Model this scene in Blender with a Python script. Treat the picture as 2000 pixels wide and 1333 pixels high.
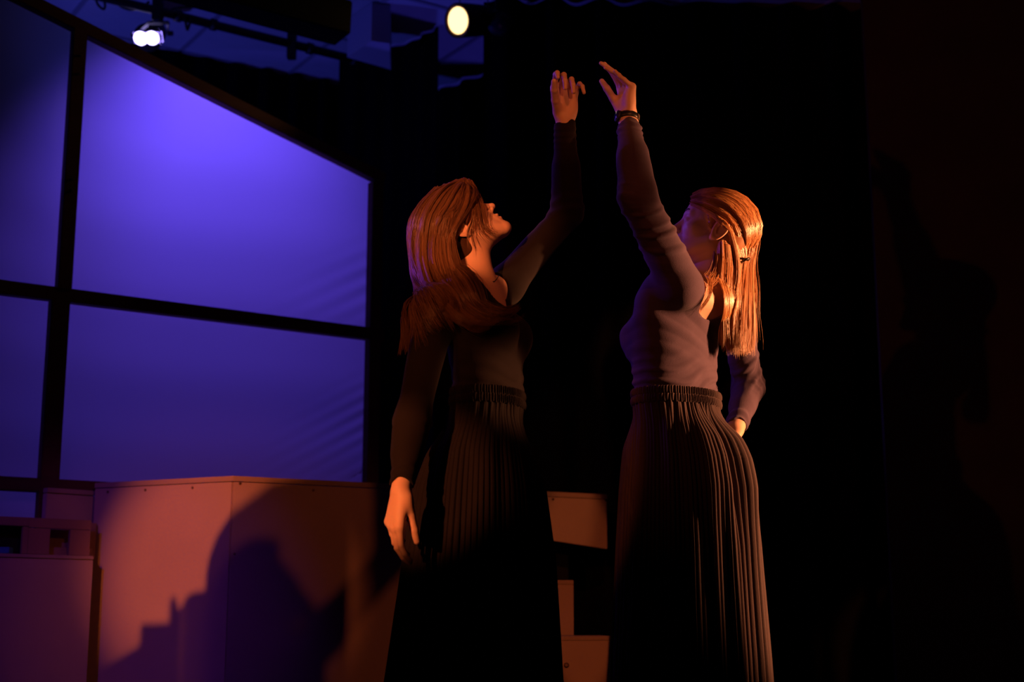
import bpy, bmesh, math, random
import numpy as np
from mathutils import Vector, Matrix

random.seed(7)
rng = np.random.default_rng(7)
for o in list(bpy.data.objects):
    bpy.data.objects.remove(o)
scn = bpy.context.scene
C = scn.collection

# ---------------------------------------------------------------- camera
PITCH, FPX, HC = math.radians(11.1), 2778.0, 0.48
cd = bpy.data.cameras.new('camera')
cam = bpy.data.objects.new('camera', cd)
C.objects.link(cam)
cam.location = (0, 0, HC)
cam.rotation_euler = (math.pi / 2 + PITCH, 0, 0)
cd.sensor_width = 36.0
cd.lens = FPX * 36.0 / 2000.0
cd.dof.use_dof = True
cd.dof.focus_distance = 4.02
cd.dof.aperture_fstop = 2.4
scn.camera = cam

# ---------------------------------------------------------------- world and exposure
w = bpy.data.worlds.new('dark_hall')
scn.world = w
w.use_nodes = True
w.node_tree.nodes['Background'].inputs[0].default_value = (0.30, 0.16, 1.0, 1)
w.node_tree.nodes['Background'].inputs[1].default_value = 0.0012
scn.view_settings.view_transform = 'Standard'
scn.view_settings.look = 'None'
scn.view_settings.gamma = 1.0
scn.view_settings.exposure = 0.0
scn.view_settings.use_curve_mapping = False


def spot(name, loc, aim, power, color, half, blend, radius, side=None):
    ld = bpy.data.lights.new(name, 'SPOT')
    o = bpy.data.objects.new(name, ld)
    C.objects.link(o)
    o.location = loc
    o.rotation_euler = (Vector(aim) - Vector(loc)).to_track_quat('-Z', 'Y').to_euler()
    ld.energy = power
    ld.color = color
    ld.spot_size = math.radians(half * 2)
    ld.spot_blend = blend
    ld.shadow_soft_size = radius
    if side:                       # barn doors: narrower sideways than up and down
        o.scale = (math.tan(math.radians(side)) / math.tan(math.radians(half)), 1, 1)
    return o


AMBER = (1.0, 0.25, 0.07)
RED_AMBER = (1.0, 0.19, 0.05)
VIOLET = (0.34, 0.05, 1.0)
# lamps outside the picture: booms left and right of the stage, the house rig, added fills
GOLD = (1.0, 0.34, 0.12)
spot('boom_stage_right', (3.45, 3.72, 1.46), (0.50, 4.05, 1.22), 1400, GOLD, 20, 0.35, 0.05, 5.3)
spot('belly_fill', (3.4, 3.0, 1.20), (0.0, 3.64, 1.07), 800, GOLD, 2.2, 0.7, 0.04)  # extra spot added to brighten the left dancer's belly and waistband
spot('house_left_on_head', (-1.5, -0.8, 1.42), (-0.13, 3.70, 1.55), 950, AMBER, 2.5, 0.4, 0.04)
spot('left_dancer_fill', (-1.5, -0.8, 1.50), (-0.36, 3.66, 1.22), 250, AMBER, 4.3, 0.7, 0.05)  # weak wide fill added for the left dancer's lower hair and torso
spot('house_left_on_hand', (-3.0, -0.3, 1.55), (-0.31, 3.48, 0.84), 1150, AMBER, 2.4, 0.3, 0.04)
spot('raised_hands_fill', (0.9, -0.6, 2.0), (0.20, 3.86, 1.96), 150, AMBER, 2.8, 0.5, 0.04)  # small spot added to brighten the two raised hands
spot('house_left_on_platform', (-1.9, 0.9, 2.3), (-1.08, 5.1, 0.66), 640, RED_AMBER, 6.5, 0.8, 0.010)
spot('house_front_rig', (1.8, 0.1, 4.1), (-0.75, 5.0, 0.75), 115, RED_AMBER, 8.5, 0.7, 0.07)
spot('house_centre_rig', (0.1, -1.0, 2.4), (0.25, 5.3, 0.62), 330, RED_AMBER, 4.6, 0.3, 0.03, 1.65)
spot('house_left_on_wall', (-3.6, -0.8, 1.36), (2.0, 5.6, 2.1), 80, RED_AMBER, 12, 0.5, 0.04)
spot('violet_boom_stage_left', (-2.9, 4.95, 2.4), (0.22, 3.90, 1.60), 85, VIOLET, 11, 0.6, 0.05)
spot('violet_house_left', (-2.5, 0.3, 3.3), (-1.4, 5.1, 0.55), 130, VIOLET, 7.5, 0.8, 0.05)
spot('ceiling_fill', (-3.1, 5.7, 0.9), (-1.0, 6.5, 3.4), 80, (0.06, 0.075, 1.0), 32, 0.9, 0.08)  # unseen uplight added to brighten the ceiling in blue

spot('ceiling_patch_fill', (0.55, 7.2, 0.6), (-0.35, 6.9, 3.4), 40, (0.08, 0.06, 1.0), 26, 0.8, 0.08)  # added behind the curtain so blue light reaches the ceiling patch

def at(u, v, Y):
    """point at depth Y seen at photograph position (u, v)"""
    a, b = (u - 1000) / FPX, (666.5 - v) / FPX
    dy = math.cos(PITCH) - b * math.sin(PITCH)
    dz = math.sin(PITCH) + b * math.cos(PITCH)
    return Vector((a * Y / dy, Y, HC + dz * Y / dy))


# ---------------------------------------------------------------- helpers
def tag(o, label=None, cat=None, group=None, kind=None):
    if label: o['label'] = label
    if cat: o['category'] = cat
    if group: o['group'] = group
    if kind: o['kind'] = kind
    return o


def empty(name, loc, label=None, cat=None, group=None):
    o = bpy.data.objects.new(name, None)
    C.objects.link(o)
    o.location = loc
    o.empty_display_size = 0.1
    bpy.context.view_layer.update()
    return tag(o, label, cat, group)


def link(name, me, mats, parent=None):
    o = bpy.data.objects.new(name, me)
    C.objects.link(o)
    for m in (mats if isinstance(mats, (list, tuple)) else [mats]):
        me.materials.append(m)
    if parent is not None:
        o.parent = parent
        off = parent.location if parent.parent is None else Vector((0, 0, 0))
        o.matrix_parent_inverse = Matrix.Translation(-off)
    return o


def bm_obj(name, bm, mat, parent=None, smooth=False):
    me = bpy.data.meshes.new(name)
    bm.normal_update()
    bm.to_mesh(me)
    bm.free()
    if smooth:
        me.polygons.foreach_set('use_smooth', [True] * len(me.polygons))
    return link(name, me, mat, parent)


def np_mesh(name, V, F):
    """mesh from an (n,3) vertex array and an (m,3|4) face array"""
    me = bpy.data.meshes.new(name)
    V = np.ascontiguousarray(V, dtype=np.float32)
    F = np.ascontiguousarray(F, dtype=np.int32)
    k = F.shape[1]
    me.vertices.add(len(V))
    me.vertices.foreach_set('co', V.ravel())
    me.loops.add(F.size)
    me.loops.foreach_set('vertex_index', F.ravel())
    me.polygons.add(len(F))
    me.polygons.foreach_set('loop_start', np.arange(0, F.size, k, dtype=np.int32))
    me.polygons.foreach_set('use_smooth', np.ones(len(F), dtype=bool))
    me.update(calc_edges=True)
    return me


def box_between(bm, a, b, wv, tv, bevel=0.0):
    """beam from a to b, full width vector wv, full thickness vector tv"""
    a, b, wv, tv = Vector(a), Vector(b), Vector(wv), Vector(tv)
    vs = []
    for p in (a, b):
        for sx, sy in ((-1, -1), (1, -1), (1, 1), (-1, 1)):
            vs.append(bm.verts.new(p + wv * sx * .5 + tv * sy * .5))
    fs = [bm.faces.new([vs[i] for i in q]) for q in
          ((0, 3, 2, 1), (4, 5, 6, 7), (0, 1, 5, 4), (1, 2, 6, 5), (2, 3, 7, 6), (3, 0, 4, 7))]
    if bevel:
        es = list({e for f in fs for e in f.edges})
        bmesh.ops.bevel(bm, geom=es, offset=bevel, segments=2, affect='EDGES')
    bmesh.ops.recalc_face_normals(bm, faces=bm.faces)


def beam(name, a, b, wv, tv, mat, parent=None, bevel=0.003):
    bm = bmesh.new()
    box_between(bm, a, b, wv, tv, bevel)
    return bm_obj(name, bm, mat, parent)


def prism(bm, pts, z0, z1, bevel=0.0):
    """vertical prism over plan polygon pts"""
    lo = [bm.verts.new((p[0], p[1], z0)) for p in pts]
    hi = [bm.verts.new((p[0], p[1], z1)) for p in pts]
    n = len(pts)
    bm.faces.new(lo[::-1]); bm.faces.new(hi)
    for i in range(n):
        bm.faces.new((lo[i], lo[(i + 1) % n], hi[(i + 1) % n], hi[i]))
    bmesh.ops.recalc_face_normals(bm, faces=bm.faces)
    if bevel:
        bmesh.ops.bevel(bm, geom=list(bm.edges), offset=bevel, segments=2, affect='EDGES')


def ring_frame(axis):
    z = Vector(axis).normalized()
    x = z.orthogonal().normalized()
    return x, z.cross(x), z


def lathe(bm, base, axis, prof, seg=28, cap=True, up=None):
    """revolve profile [(dist along axis, radius)] round axis from base"""
    x, y, z = ring_frame(axis)
    base = Vector(base)
    rings = []
    for d, r in prof:
        rings.append([bm.verts.new(base + z * d + (x * math.cos(2 * math.pi * k / seg) + y * math.sin(2 * math.pi * k / seg)) * max(r, 1e-4)) for k in range(seg)])
    for a, b in zip(rings, rings[1:]):
        for k in range(seg):
            bm.faces.new((a[k], a[(k + 1) % seg], b[(k + 1) % seg], b[k]))
    if cap:
        bm.faces.new(rings[0][::-1]); bm.faces.new(rings[-1])
    bmesh.ops.recalc_face_normals(bm, faces=bm.faces)


def tube(bm, pts, r, seg=8):
    pts = [Vector(p) for p in pts]
    rings = []
    x = None
    for i, p in enumerate(pts):
        t = (pts[min(i + 1, len(pts) - 1)] - pts[max(i - 1, 0)]).normalized()
        if x is None: x = t.orthogonal().normalized()
        x = (x - t * x.dot(t)).normalized()
        y = t.cross(x)
        rings.append([bm.verts.new(p + (x * math.cos(2 * math.pi * k / seg) + y * math.sin(2 * math.pi * k / seg)) * r) for k in range(seg)])
    for a, b in zip(rings, rings[1:]):
        for k in range(seg):
            bm.faces.new((a[k], a[(k + 1) % seg], b[(k + 1) % seg], b[k]))
    bm.faces.new(rings[0][::-1]); bm.faces.new(rings[-1])
    bmesh.ops.recalc_face_normals(bm, faces=bm.faces)


# ---------------------------------------------------------------- materials
def mat(name, col, rough=0.7, spec=0.3, noise=0.0, nscale=8.0, bump=0.0, bscale=60.0, metal=0.0, sheen=0.0, sss=0.0, stretch=None, col2=None):
    m = bpy.data.materials.new(name)
    m.use_nodes = True
    nt = m.node_tree
    b = nt.nodes['Principled BSDF']
    b.inputs['Base Color'].default_value = (*col, 1)
    b.inputs['Roughness'].default_value = rough
    b.inputs['Specular IOR Level'].default_value = spec
    b.inputs['Metallic'].default_value = metal
    if sheen:
        b.inputs['Sheen Weight'].default_value = sheen
        b.inputs['Sheen Roughness'].default_value = 0.4
    if sss:
        b.inputs['Subsurface Weight'].default_value = sss
        b.inputs['Subsurface Radius'].default_value = (0.012, 0.004, 0.002)
        b.inputs['Subsurface Scale'].default_value = 0.5
    tc = nt.nodes.new('ShaderNodeTexCoord')
    src = tc.outputs['Object']
    if stretch:
        mp = nt.nodes.new('ShaderNodeMapping')
        mp.inputs['Scale'].default_value = stretch
        nt.links.new(src, mp.inputs['Vector'])
        src = mp.outputs['Vector']
    if noise or col2:
        n = nt.nodes.new('ShaderNodeTexNoise')
        n.inputs['Scale'].default_value = nscale
        n.inputs['Detail'].default_value = 5
        nt.links.new(src, n.inputs['Vector'])
        r = nt.nodes.new('ShaderNodeMix')
        r.data_type = 'RGBA'
        lo = col2 if col2 else [c * (1 - noise) for c in col]
        hi = col if col2 else [min(1, c * (1 + noise)) for c in col]
        r.inputs[6].default_value = (*lo, 1)
        r.inputs[7].default_value = (*hi, 1)
        nt.links.new(n.outputs['Fac'], r.inputs[0])
        nt.links.new(r.outputs[2], b.inputs['Base Color'])
    if bump:
        n2 = nt.nodes.new('ShaderNodeTexNoise')
        n2.inputs['Scale'].default_value = bscale
        n2.inputs['Detail'].default_value = 4
        nt.links.new(src, n2.inputs['Vector'])
        bp = nt.nodes.new('ShaderNodeBump')
        bp.inputs['Strength'].default_value = bump
        bp.inputs['Distance'].default_value = 0.004
        nt.links.new(n2.outputs['Fac'], bp.inputs['Height'])
        nt.links.new(bp.outputs['Normal'], b.inputs['Normal'])
    return m


def hair_mat(name, dark_c, light_c):
    """hair whose strands differ in tone: every strand carries its own 'tone' value"""
    m = mat(name, light_c, 0.34, 0.6)
    nt = m.node_tree
    b = nt.nodes['Principled BSDF']
    at_ = nt.nodes.new('ShaderNodeAttribute')
    at_.attribute_name = 'tone'
    r = nt.nodes.new('ShaderNodeMix')
    r.data_type = 'RGBA'
    r.inputs[6].default_value = (*dark_c, 1)
    r.inputs[7].default_value = (*light_c, 1)
    nt.links.new(at_.outputs['Fac'], r.inputs[0])
    nt.links.new(r.outputs[2], b.inputs['Base Color'])
    return m


def emit(name, col, strength):
    m = bpy.data.materials.new(name)
    m.use_nodes = True
    nt = m.node_tree
    nt.nodes.remove(nt.nodes['Principled BSDF'])
    e = nt.nodes.new('ShaderNodeEmission')
    e.inputs[0].default_value = (*col, 1)
    e.inputs[1].default_value = strength
    nt.links.new(e.outputs[0], nt.nodes['Material Output'].inputs[0])
    return m


def muslin():
    m = bpy.data.materials.new('muslin_cloth')
    m.use_nodes = True
    nt = m.node_tree
    nt.nodes.remove(nt.nodes['Principled BSDF'])
    d = nt.nodes.new('ShaderNodeBsdfDiffuse')
    t = nt.nodes.new('ShaderNodeBsdfTranslucent')
    mx = nt.nodes.new('ShaderNodeMixShader')
    d.inputs[0].default_value = (0.62, 0.60, 0.62, 1)
    t.inputs[0].default_value = (0.80, 0.78, 0.82, 1)
    mx.inputs[0].default_value = 0.72
    tc = nt.nodes.new('ShaderNodeTexCoord')
    n = nt.nodes.new('ShaderNodeTexNoise')
    n.inputs['Scale'].default_value = 260
    n.inputs['Detail'].default_value = 3
    bp = nt.nodes.new('ShaderNodeBump')
    bp.inputs['Strength'].default_value = 0.12
    bp.inputs['Distance'].default_value = 0.001
    nt.links.new(tc.outputs['Object'], n.inputs['Vector'])
    nt.links.new(n.outputs['Fac'], bp.inputs['Height'])
    for s in (d, t):
        nt.links.new(bp.outputs['Normal'], s.inputs['Normal'])
    nt.links.new(d.outputs[0], mx.inputs[1])
    nt.links.new(t.outputs[0], mx.inputs[2])
    nt.links.new(mx.outputs[0], nt.nodes['Material Output'].inputs[0])
    return m


M = dict(
    floor=mat('black_stage_floor', (0.016, 0.014, 0.014), 0.6, 0.3, 0.4, 3, 0.2, 40),
    black_wall=mat('black_wall_paint', (0.010, 0.010, 0.011), 0.85, 0.1, 0.3, 4),
    right_wall=mat('dark_scuffed_wall_paint', (0.070, 0.050, 0.042), 0.8, 0.15, 0.3, 5, 0.2, 30),
    drape=mat('black_velour', (0.003, 0.003, 0.004), 0.95, 0.05, 0.2, 30),
    tile=mat('ceiling_tile_fibre', (0.55, 0.55, 0.56), 0.9, 0.1, 0.08, 12, 0.3, 180),
    grid=mat('ceiling_grid_metal', (0.30, 0.30, 0.32), 0.6, 0.3, 0.05),
    plaster=mat('painted_plaster', (0.50, 0.48, 0.50), 0.9, 0.1, 0.06, 4),
    timber=mat('dark_stained_timber', (0.110, 0.042, 0.034), 0.75, 0.2, 0.35, 5, 0.25, 40, stretch=(1, 1, 8)),
    paint=mat('painted_plywood', (0.42, 0.33, 0.29), 0.65, 0.25, 0.10, 5, 0.10, 90),
    paint2=mat('painted_board_edge', (0.37, 0.29, 0.25), 0.65, 0.25, 0.18, 9, 0.15, 90),
    crate=mat('brown_crate_board', (0.26, 0.17, 0.13), 0.7, 0.25, 0.18, 8, 0.15, 90),
    dark=mat('matte_black_metal', (0.008, 0.008, 0.009), 0.55, 0.4, 0.2, 20),
    screw=mat('screw_metal', (0.20, 0.14, 0.11), 0.4, 0.5, 0.2, 60, metal=0.8),
    teal=mat('teal_plastic', (0.02, 0.20, 0.34), 0.5, 0.4, 0.1, 20),
    muslin=muslin(),
    blue_glow=emit('blue_led_glow', (0.45, 0.38, 1.0), 9.0),
    blue_lens=emit('blue_led_lens', (0.30, 0.22, 1.0), 3.0),
    warm_glow=emit('warm_lamp_glow', (1.0, 0.62, 0.26), 2.6),
    warm_rim=mat('warm_lamp_rim', (0.16, 0.07, 0.03), 0.35, 0.5, 0.1, 20, metal=0.6),
    glass=mat('dark_lens_glass', (0.02, 0.02, 0.05), 0.08, 0.8, 0.1, 10),
    skin=mat('skin', (0.72, 0.44, 0.33), 0.50, 0.30, 0.06, 18, 0.05, 400, sss=0.12),
    lips=mat('lips', (0.45, 0.16, 0.14), 0.4, 0.4, 0.1, 60),
    nail=mat('fingernail', (0.75, 0.48, 0.42), 0.18, 0.6, 0.05, 60),
    eye=mat('eye_white', (0.75, 0.72, 0.70), 0.15, 0.6, 0.03, 40),
    iris=mat('iris', (0.05, 0.035, 0.03), 0.1, 0.6, 0.2, 200),
    brow=mat('eyebrow_hair', (0.08, 0.035, 0.02), 0.6, 0.3, 0.2, 200),
    hair_brown=hair_mat('brown_hair', (0.035, 0.014, 0.008), (0.22, 0.100, 0.048)),
    hair_auburn=hair_mat('auburn_hair', (0.24, 0.095, 0.036), (0.72, 0.36, 0.15)),
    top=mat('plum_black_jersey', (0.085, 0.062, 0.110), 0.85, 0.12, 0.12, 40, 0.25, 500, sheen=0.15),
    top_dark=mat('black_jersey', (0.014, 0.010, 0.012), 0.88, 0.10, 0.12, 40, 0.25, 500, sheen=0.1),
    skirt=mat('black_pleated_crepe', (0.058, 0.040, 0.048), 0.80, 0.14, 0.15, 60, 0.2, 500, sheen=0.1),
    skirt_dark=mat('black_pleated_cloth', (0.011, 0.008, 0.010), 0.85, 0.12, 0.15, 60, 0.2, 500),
    rubber=mat('black_watch_strap', (0.010, 0.010, 0.012), 0.4, 0.5, 0.1, 60),
    shoe=mat('black_leather_shoe', (0.012, 0.011, 0.011), 0.5, 0.4, 0.1, 60),
)

# ---------------------------------------------------------------- the room
CEIL = 3.38


def quad_slab(name, pts, z0, z1, m, kind='structure'):
    bm = bmesh.new()
    prism(bm, pts, z0, z1)
    return tag(bm_obj(name, bm, m), kind=kind)


tag(quad_slab('floor', [(-5, -3), (5, -3), (5, 9), (-5, 9)], -0.06, 0.0, M['floor']), 'black painted stage floor', 'floor')
tag(quad_slab('wall_back', [(-5, 8.6), (5, 8.6), (5, 8.75), (-5, 8.75)], 0, CEIL + .1, M['black_wall']), 'black wall behind the curtains', 'wall')
tag(quad_slab('wall_left', [(-5, 2.9), (-4.9, 2.9), (-4.9, 8.6), (-5, 8.6)], 0, CEIL + .1, M['black_wall']), 'black side wall beyond the lit cloth screen', 'wall')

# dark flat wall at stage right; its near edge is the faint upright at the right of the picture
wr0 = at(1715, 600, 5.3)
wr1 = Vector((4.6, 4.7, 0))
dv = (wr1 - wr0); dv.z = 0; dv.normalize()
nv = Vector((-dv.y, dv.x, 0))
bm = bmesh.new()
p0 = Vector((wr0.x, wr0.y, 0))
prism(bm, [p0, p0 + dv * 3.3, p0 + dv * 3.3 + nv * .12, p0 + nv * .12], 0, CEIL - .01)
o = tag(bm_obj('wall_right', bm, M['right_wall']), 'dark reddish wall at the right edge', 'wall', kind='structure')

# suspended ceiling: T-bar grid with single tiles
GA = math.radians(33)
gx, gy = Vector((math.cos(GA), math.sin(GA), 0)), Vector((-math.sin(GA), math.cos(GA), 0))
org = at(438, 24, 6.45); org.z = 0
bm = bmesh.new()
prism(bm, [(-5, 3.4), (5, 3.4), (5, 8.7), (-5, 8.7)], CEIL + .03, CEIL + .12)
ceiling = tag(bm_obj('ceiling', bm, M['grid']), 'suspended ceiling of square tiles above the screen', 'ceiling', kind='structure')
T = 0.6
NA, NB = range(-6, 7), range(-5, 7)
bm = bmesh.new()
prism(bm, [(-.296, -.296), (.296, -.296), (.296, .296), (-.296, .296)], 0.0, 0.02, 0.003)
tile_me = bpy.data.meshes.new('ceiling_tile')
bm.to_mesh(tile_me); bm.free()
tile_me.materials.append(M['tile'])
for i in NA:
    for j in NB:
        c = org + gx * (T * (i + .5)) + gy * (T * (j + .5))
        if not (-4.2 < c.x < 4.2 and 3.8 < c.y < 8.3): continue
        t = bpy.data.objects.new('ceiling_tile', tile_me)
        C.objects.link(t)
        t.location = (c.x, c.y, CEIL + random.uniform(0, .003))
        t.rotation_euler.z = GA
        t.parent = ceiling
bm = bmesh.new()
for i in range(-7, 9):
    a = org + gx * (T * i)
    box_between(bm, a - gy * 4 + Vector((0, 0, CEIL)), a + gy * 5 + Vector((0, 0, CEIL)), gx * .024, Vector((0, 0, .008)))
for j in range(-6, 8):
    a = org + gy * (T * j)
    box_between(bm, a - gx * 4.5 + Vector((0, 0, CEIL)), a + gx * 5 + Vector((0, 0, CEIL)), gy * .024, Vector((0, 0, .008)))
bm_obj('ceiling_grid', bm, M['grid'], ceiling)

# boxed-in bulkhead dropping below the ceiling, above the curtain corner
bk = at(725, 80, 6.35)
bm = bmesh.new()
kx = Vector((math.cos(math.radians(-38)), math.sin(math.radians(-38)), 0)); ky = Vector((math.cos(math.radians(62)), math.sin(math.radians(62)), 0))
b0 = Vector((bk.x, bk.y, 0))
e0 = at(679, 70, 6.55); e0.z = 0
prism(bm, [b0, b0 + Vector((.085, .03, 0)), e0 + Vector((.20, .16, 0)), e0], bk.z, CEIL - .006)
tag(bm_obj('trim_1', bm, M['plaster']), 'pale boxed bulkhead under the ceiling', 'bulkhead', kind='structure')


def drape(name, path, z0, z1, amp, wl, label, seed=0, nz=14):
    r = random.Random(seed)
    pts = [Vector((p[0], p[1], 0)) for p in path]
    segs = [(b - a).length for a, b in zip(pts, pts[1:])]
    L = sum(segs)
    n = int(L / wl * 10)
    ph = [r.uniform(0, 6.28) for _ in range(4)]
    V, F = [], []
    for side in (0, 1):
        for k in range(n + 1):
            s = L * k / n
            q, i = s, 0
            while i < len(segs) - 1 and q > segs[i]:
                q -= segs[i]; i += 1
            d = (pts[i + 1] - pts[i]).normalized()
            nn = Vector((-d.y, d.x, 0))
            base = pts[i] + d * q
            wv = math.sin(2 * math.pi * s / wl + 1.3 * math.sin(s * 2.1 + ph[0])) * (1 + .35 * math.sin(s * 3.7 + ph[1]))
            for j in range(nz + 1):
                f = j / nz
                a = amp * (1.15 - .5 * f) * (1 + .2 * math.sin(f * 3 + s * 5 + ph[2]))
                p = base + nn * (wv * a + side * .004)
                V.append((p.x, p.y, z0 + (z1 - z0) * f))
    m1 = (n + 1) * (nz + 1)
    for side in (0, 1):
        for k in range(n):
            for j in range(nz):
                a = side * m1 + k * (nz + 1) + j
                q = (a, a + nz + 1, a + nz + 2, a + 1)
                F.append(q if side == 0 else q[::-1])
    o = link(name, np_mesh(name, np.array(V), np.array(F)), M['drape'])
    return tag(o, label, 'curtain', 'black stage curtains')


def flat2(*ps):
    return [(p.x, p.y) for p in ps]


dl = at(120, 63, 6.68); dr = at(700, 178, 7.45)
drape('stage_curtain', flat2(dl + (dl - dr) * .7, dl, dr), 0.01, CEIL - .012, .035, .17, 'black curtain rising behind the sloping top of the lit screen', 1)
drape('stage_curtain', [(-.90, 7.0), (-.72, 6.95), (-.52, 6.82), (-.36, 6.62)], 0.01, CEIL - .012, .012, .12, 'narrow black curtain with curved track left of the warm lamp', 2)
drape('stage_curtain', flat2(at(700, 183, 7.75), at(850, 185, 7.5), at(943, 150, 7.25), at(1000, 140, 7.15)), 0.01, CEIL - .012, .03, .16, 'far black curtain under the blue ceiling patch', 3)
drape('stage_curtain', flat2(at(944, 300, 6.3), at(1250, 300, 6.35), at(1730, 300, 6.4)), 0.01, CEIL - .012, .05, .21, 'wide black curtain hanging behind the two dancers', 4)

# ---------------------------------------------------------------- framed cloth screen
rb = at(735, 655, 6.0)
lb = at(0, 562, 5.108)
fd = (rb - lb); fd.z = 0; fd.normalize()
fn = Vector((fd.y, -fd.x, 0))              # towards the audience
camp = Vector((0, 0, HC))


def on_screen(u, v, off=0.0):
    d = at(u, v, 1.0) - camp
    p0 = rb + fn * off
    return camp + d * ((p0 - camp).dot(fn) / d.dot(fn))


scr = empty('cloth_screen', (rb.x, rb.y, 0), 'timber-framed cloth screen glowing violet blue, with raked top', 'stage screen')
UP = Vector((0, 0, 1))
tr, tl = on_screen(748, 352), on_screen(-160, -106)
sdir = (tr - tl).normalized()
sn = sdir.cross(fn).normalized()
beam('top_rail', tl, tr, sn * .052, fn * .045, M['timber'], scr)
zr = on_screen(735, 655).z
left_end = Vector((tl.x, tl.y, 0))
beam('middle_rail', Vector((left_end.x, left_end.y, zr)), Vector((rb.x, rb.y, zr)) + fd * .03, UP * .052, fn * .045, M['timber'], scr)
rs = on_screen(733, 400)
beam('stile', Vector((rs.x, rs.y, 0.0)) + fn * .002, Vector((rs.x, rs.y, tr.z - .02)) + fn * .002, fd * .055, fn * .049, M['timber'], scr)
ms = on_screen(146, 200)
mtop = tl.z + (tr.z - tl.z) * ((ms - tl).dot(fd) / (tr - tl).dot(fd))
beam('stile', Vector((ms.x, ms.y, zr + .02)) + fn * .001, Vector((ms.x, ms.y, mtop - .01)) + fn * .001, fd * .054, fn * .047, M['timber'], scr)
ms2 = on_screen(105, 760)
beam('stile', Vector((ms2.x, ms2.y, 0.0)) + fn * .001, Vector((ms2.x, ms2.y, zr - .02)) + fn * .001, fd * .07, fn * .047, M['timber'], scr)
zb = on_screen(60, 948).z
beam('bottom_rail', Vector((left_end.x, left_end.y, zb)), Vector((rb.x, rb.y, zb)), UP * .05, fn * .045, M['timber'], scr)
# stretched cloth behind the frame, lightly puckered towards the right-hand tacks
nx_, nz_ = 150, 120
V, F = [], []
Ltot = (tr - tl).dot(fd)
for i in range(nx_ + 1):
    s = Ltot * i / nx_
    ztop = tl.z + (tr.z - tl.z) * s / Ltot
    for j in range(nz_ + 1):
        z = .02 + (ztop - .02) * j / nz_
        dxr = Ltot - s
        pk = 0.0
        for (zc, amp_, wl_) in ((1.02, .010, .042), (1.35, .006, .06), (1.95, .004, .08)):
            pk += amp_ * math.exp(-dxr / .20) * math.exp(-((z - zc + .5 * dxr) / .16) ** 2) * math.sin((z + .55 * dxr) / wl_ * 6.28)
        pk += .0035 * math.sin(s * 3.1 + z * 2.3) + .0012 * math.sin(z * 21 + s * 2.0 + 1.5 * math.sin(s * 2.2))
        p = Vector((tl.x, tl.y, 0)) + fd * s - fn * (.034 + pk)
        V.append((p.x, p.y, z))
for i in range(nx_):
    for j in range(nz_):
        a = i * (nz_ + 1) + j
        F.append((a, a + nz_ + 1, a + nz_ + 2, a + 1))
link('stretched_cloth', np_mesh('stretched_cloth', np.array(V), np.array(F)), M['muslin'], scr)
for v_ in (110, 145, 350, 372):
    q = on_screen(128 + (560 - v_) * .066, v_, .02)
    bm = bmesh.new(); lathe(bm, q, fn, [(0, .006), (.008, .005)], 8)
    bm_obj('tack', bm, M['screw'], scr)

# ---------------------------------------------------------------- platform blocks
ZP = at(455, 930, 5.0).z
pc = at(455, 930, 5.0)
pd = Vector((.873, .488, 0)).normalized()        # along the right-hand face
pdn = Vector((-pd.y, pd.x, 0))                    # back
LEN = 1.56
pc0 = Vector((pc.x, pc.y, 0))
plat = empty('platform_block', (pc.x + .6, pc.y + .6, 0), 'large painted plywood platform behind the dancers, its corner facing us', 'platform')
# fascia boards of the right-hand face: a full one, then one cut slantwise in place of a cast shadow's edge
s1 = 1.12
bm = bmesh.new()
prism(bm, [pc0 + pd * .003, pc0 + pd * s1, pc0 + pd * s1 + pdn * .018, pc0 + pd * .003 + pdn * .018], 0.0, ZP - .021, .0015)
bm_obj('front_panel', bm, M['paint'], plat)


def on_face(u, v):
    n_ = Vector((pd.y, -pd.x, 0))
    d = at(u, v, 1.0) - camp
    return camp + d * ((pc - camp).dot(n_) / d.dot(n_))


qa, qb = on_face(1000, 1044), on_face(1186, 1073)
bm = bmesh.new()
e_s, e_e = pc0 + pd * (s1 + .002), Vector((qb.x, qb.y, 0))
za = qa.z
v1 = [Vector((e_s.x, e_s.y, za)), Vector((e_e.x, e_e.y, qb.z)), Vector((e_e.x, e_e.y, ZP - .030)), e_e - pd * .012 + UP * (ZP - .021), Vector((e_s.x, e_s.y, ZP - .021))]
fr = [bm.verts.new(p) for p in v1]; bkv = [bm.verts.new(p + pdn * .018) for p in v1]
bm.faces.new(fr); bm.faces.new(bkv[::-1])
for i in range(5):
    bm.faces.new((fr[i], bkv[i], bkv[(i + 1) % 5], fr[(i + 1) % 5]))
bmesh.ops.recalc_face_normals(bm, faces=bm.faces)
bm_obj('shadow_cut_board', bm, M['paint'], plat)
# left-hand face
ql = at(186, 946, 5.27)
ld_ = Vector((ql.x - pc.x, ql.y - pc.y, 0))
ldn = Vector((ld_.y, -ld_.x, 0)).normalized()
if ldn.y < 0: ldn = -ldn
bm = bmesh.new()
g_ = -ld_.normalized() * .004
prism(bm, [pc0 - g_, pc0 + ld_, pc0 + ld_ + ldn * .018, pc0 - g_ + ldn * .018], 0.0, ZP - .021, .0015)
bm_obj('side_panel', bm, M['paint'], plat)
back = pdn * .55
bm = bmesh.new()
ov = .004
pts = [pc0 + (-pdn * ov), e_e - pdn * ov + pd * .002, e_e + back, pc0 + pd * .55 + back, pc0 + ld_ + ldn * .05, pc0 + ld_ - ldn * ov]
prism(bm, pts, ZP - .019, ZP, .0015)
bm_obj('top_board', bm, M['paint2'], plat)
bm = bmesh.new()
prism(bm, [e_e - pd * .05 + pdn * .4, e_e + pdn * .4, e_e + pdn * .45, e_e - pd * .05 + pdn * .45], 0, ZP - .02)
bm_obj('leg', bm, M['dark'], plat)
bm = bmesh.new()
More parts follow.
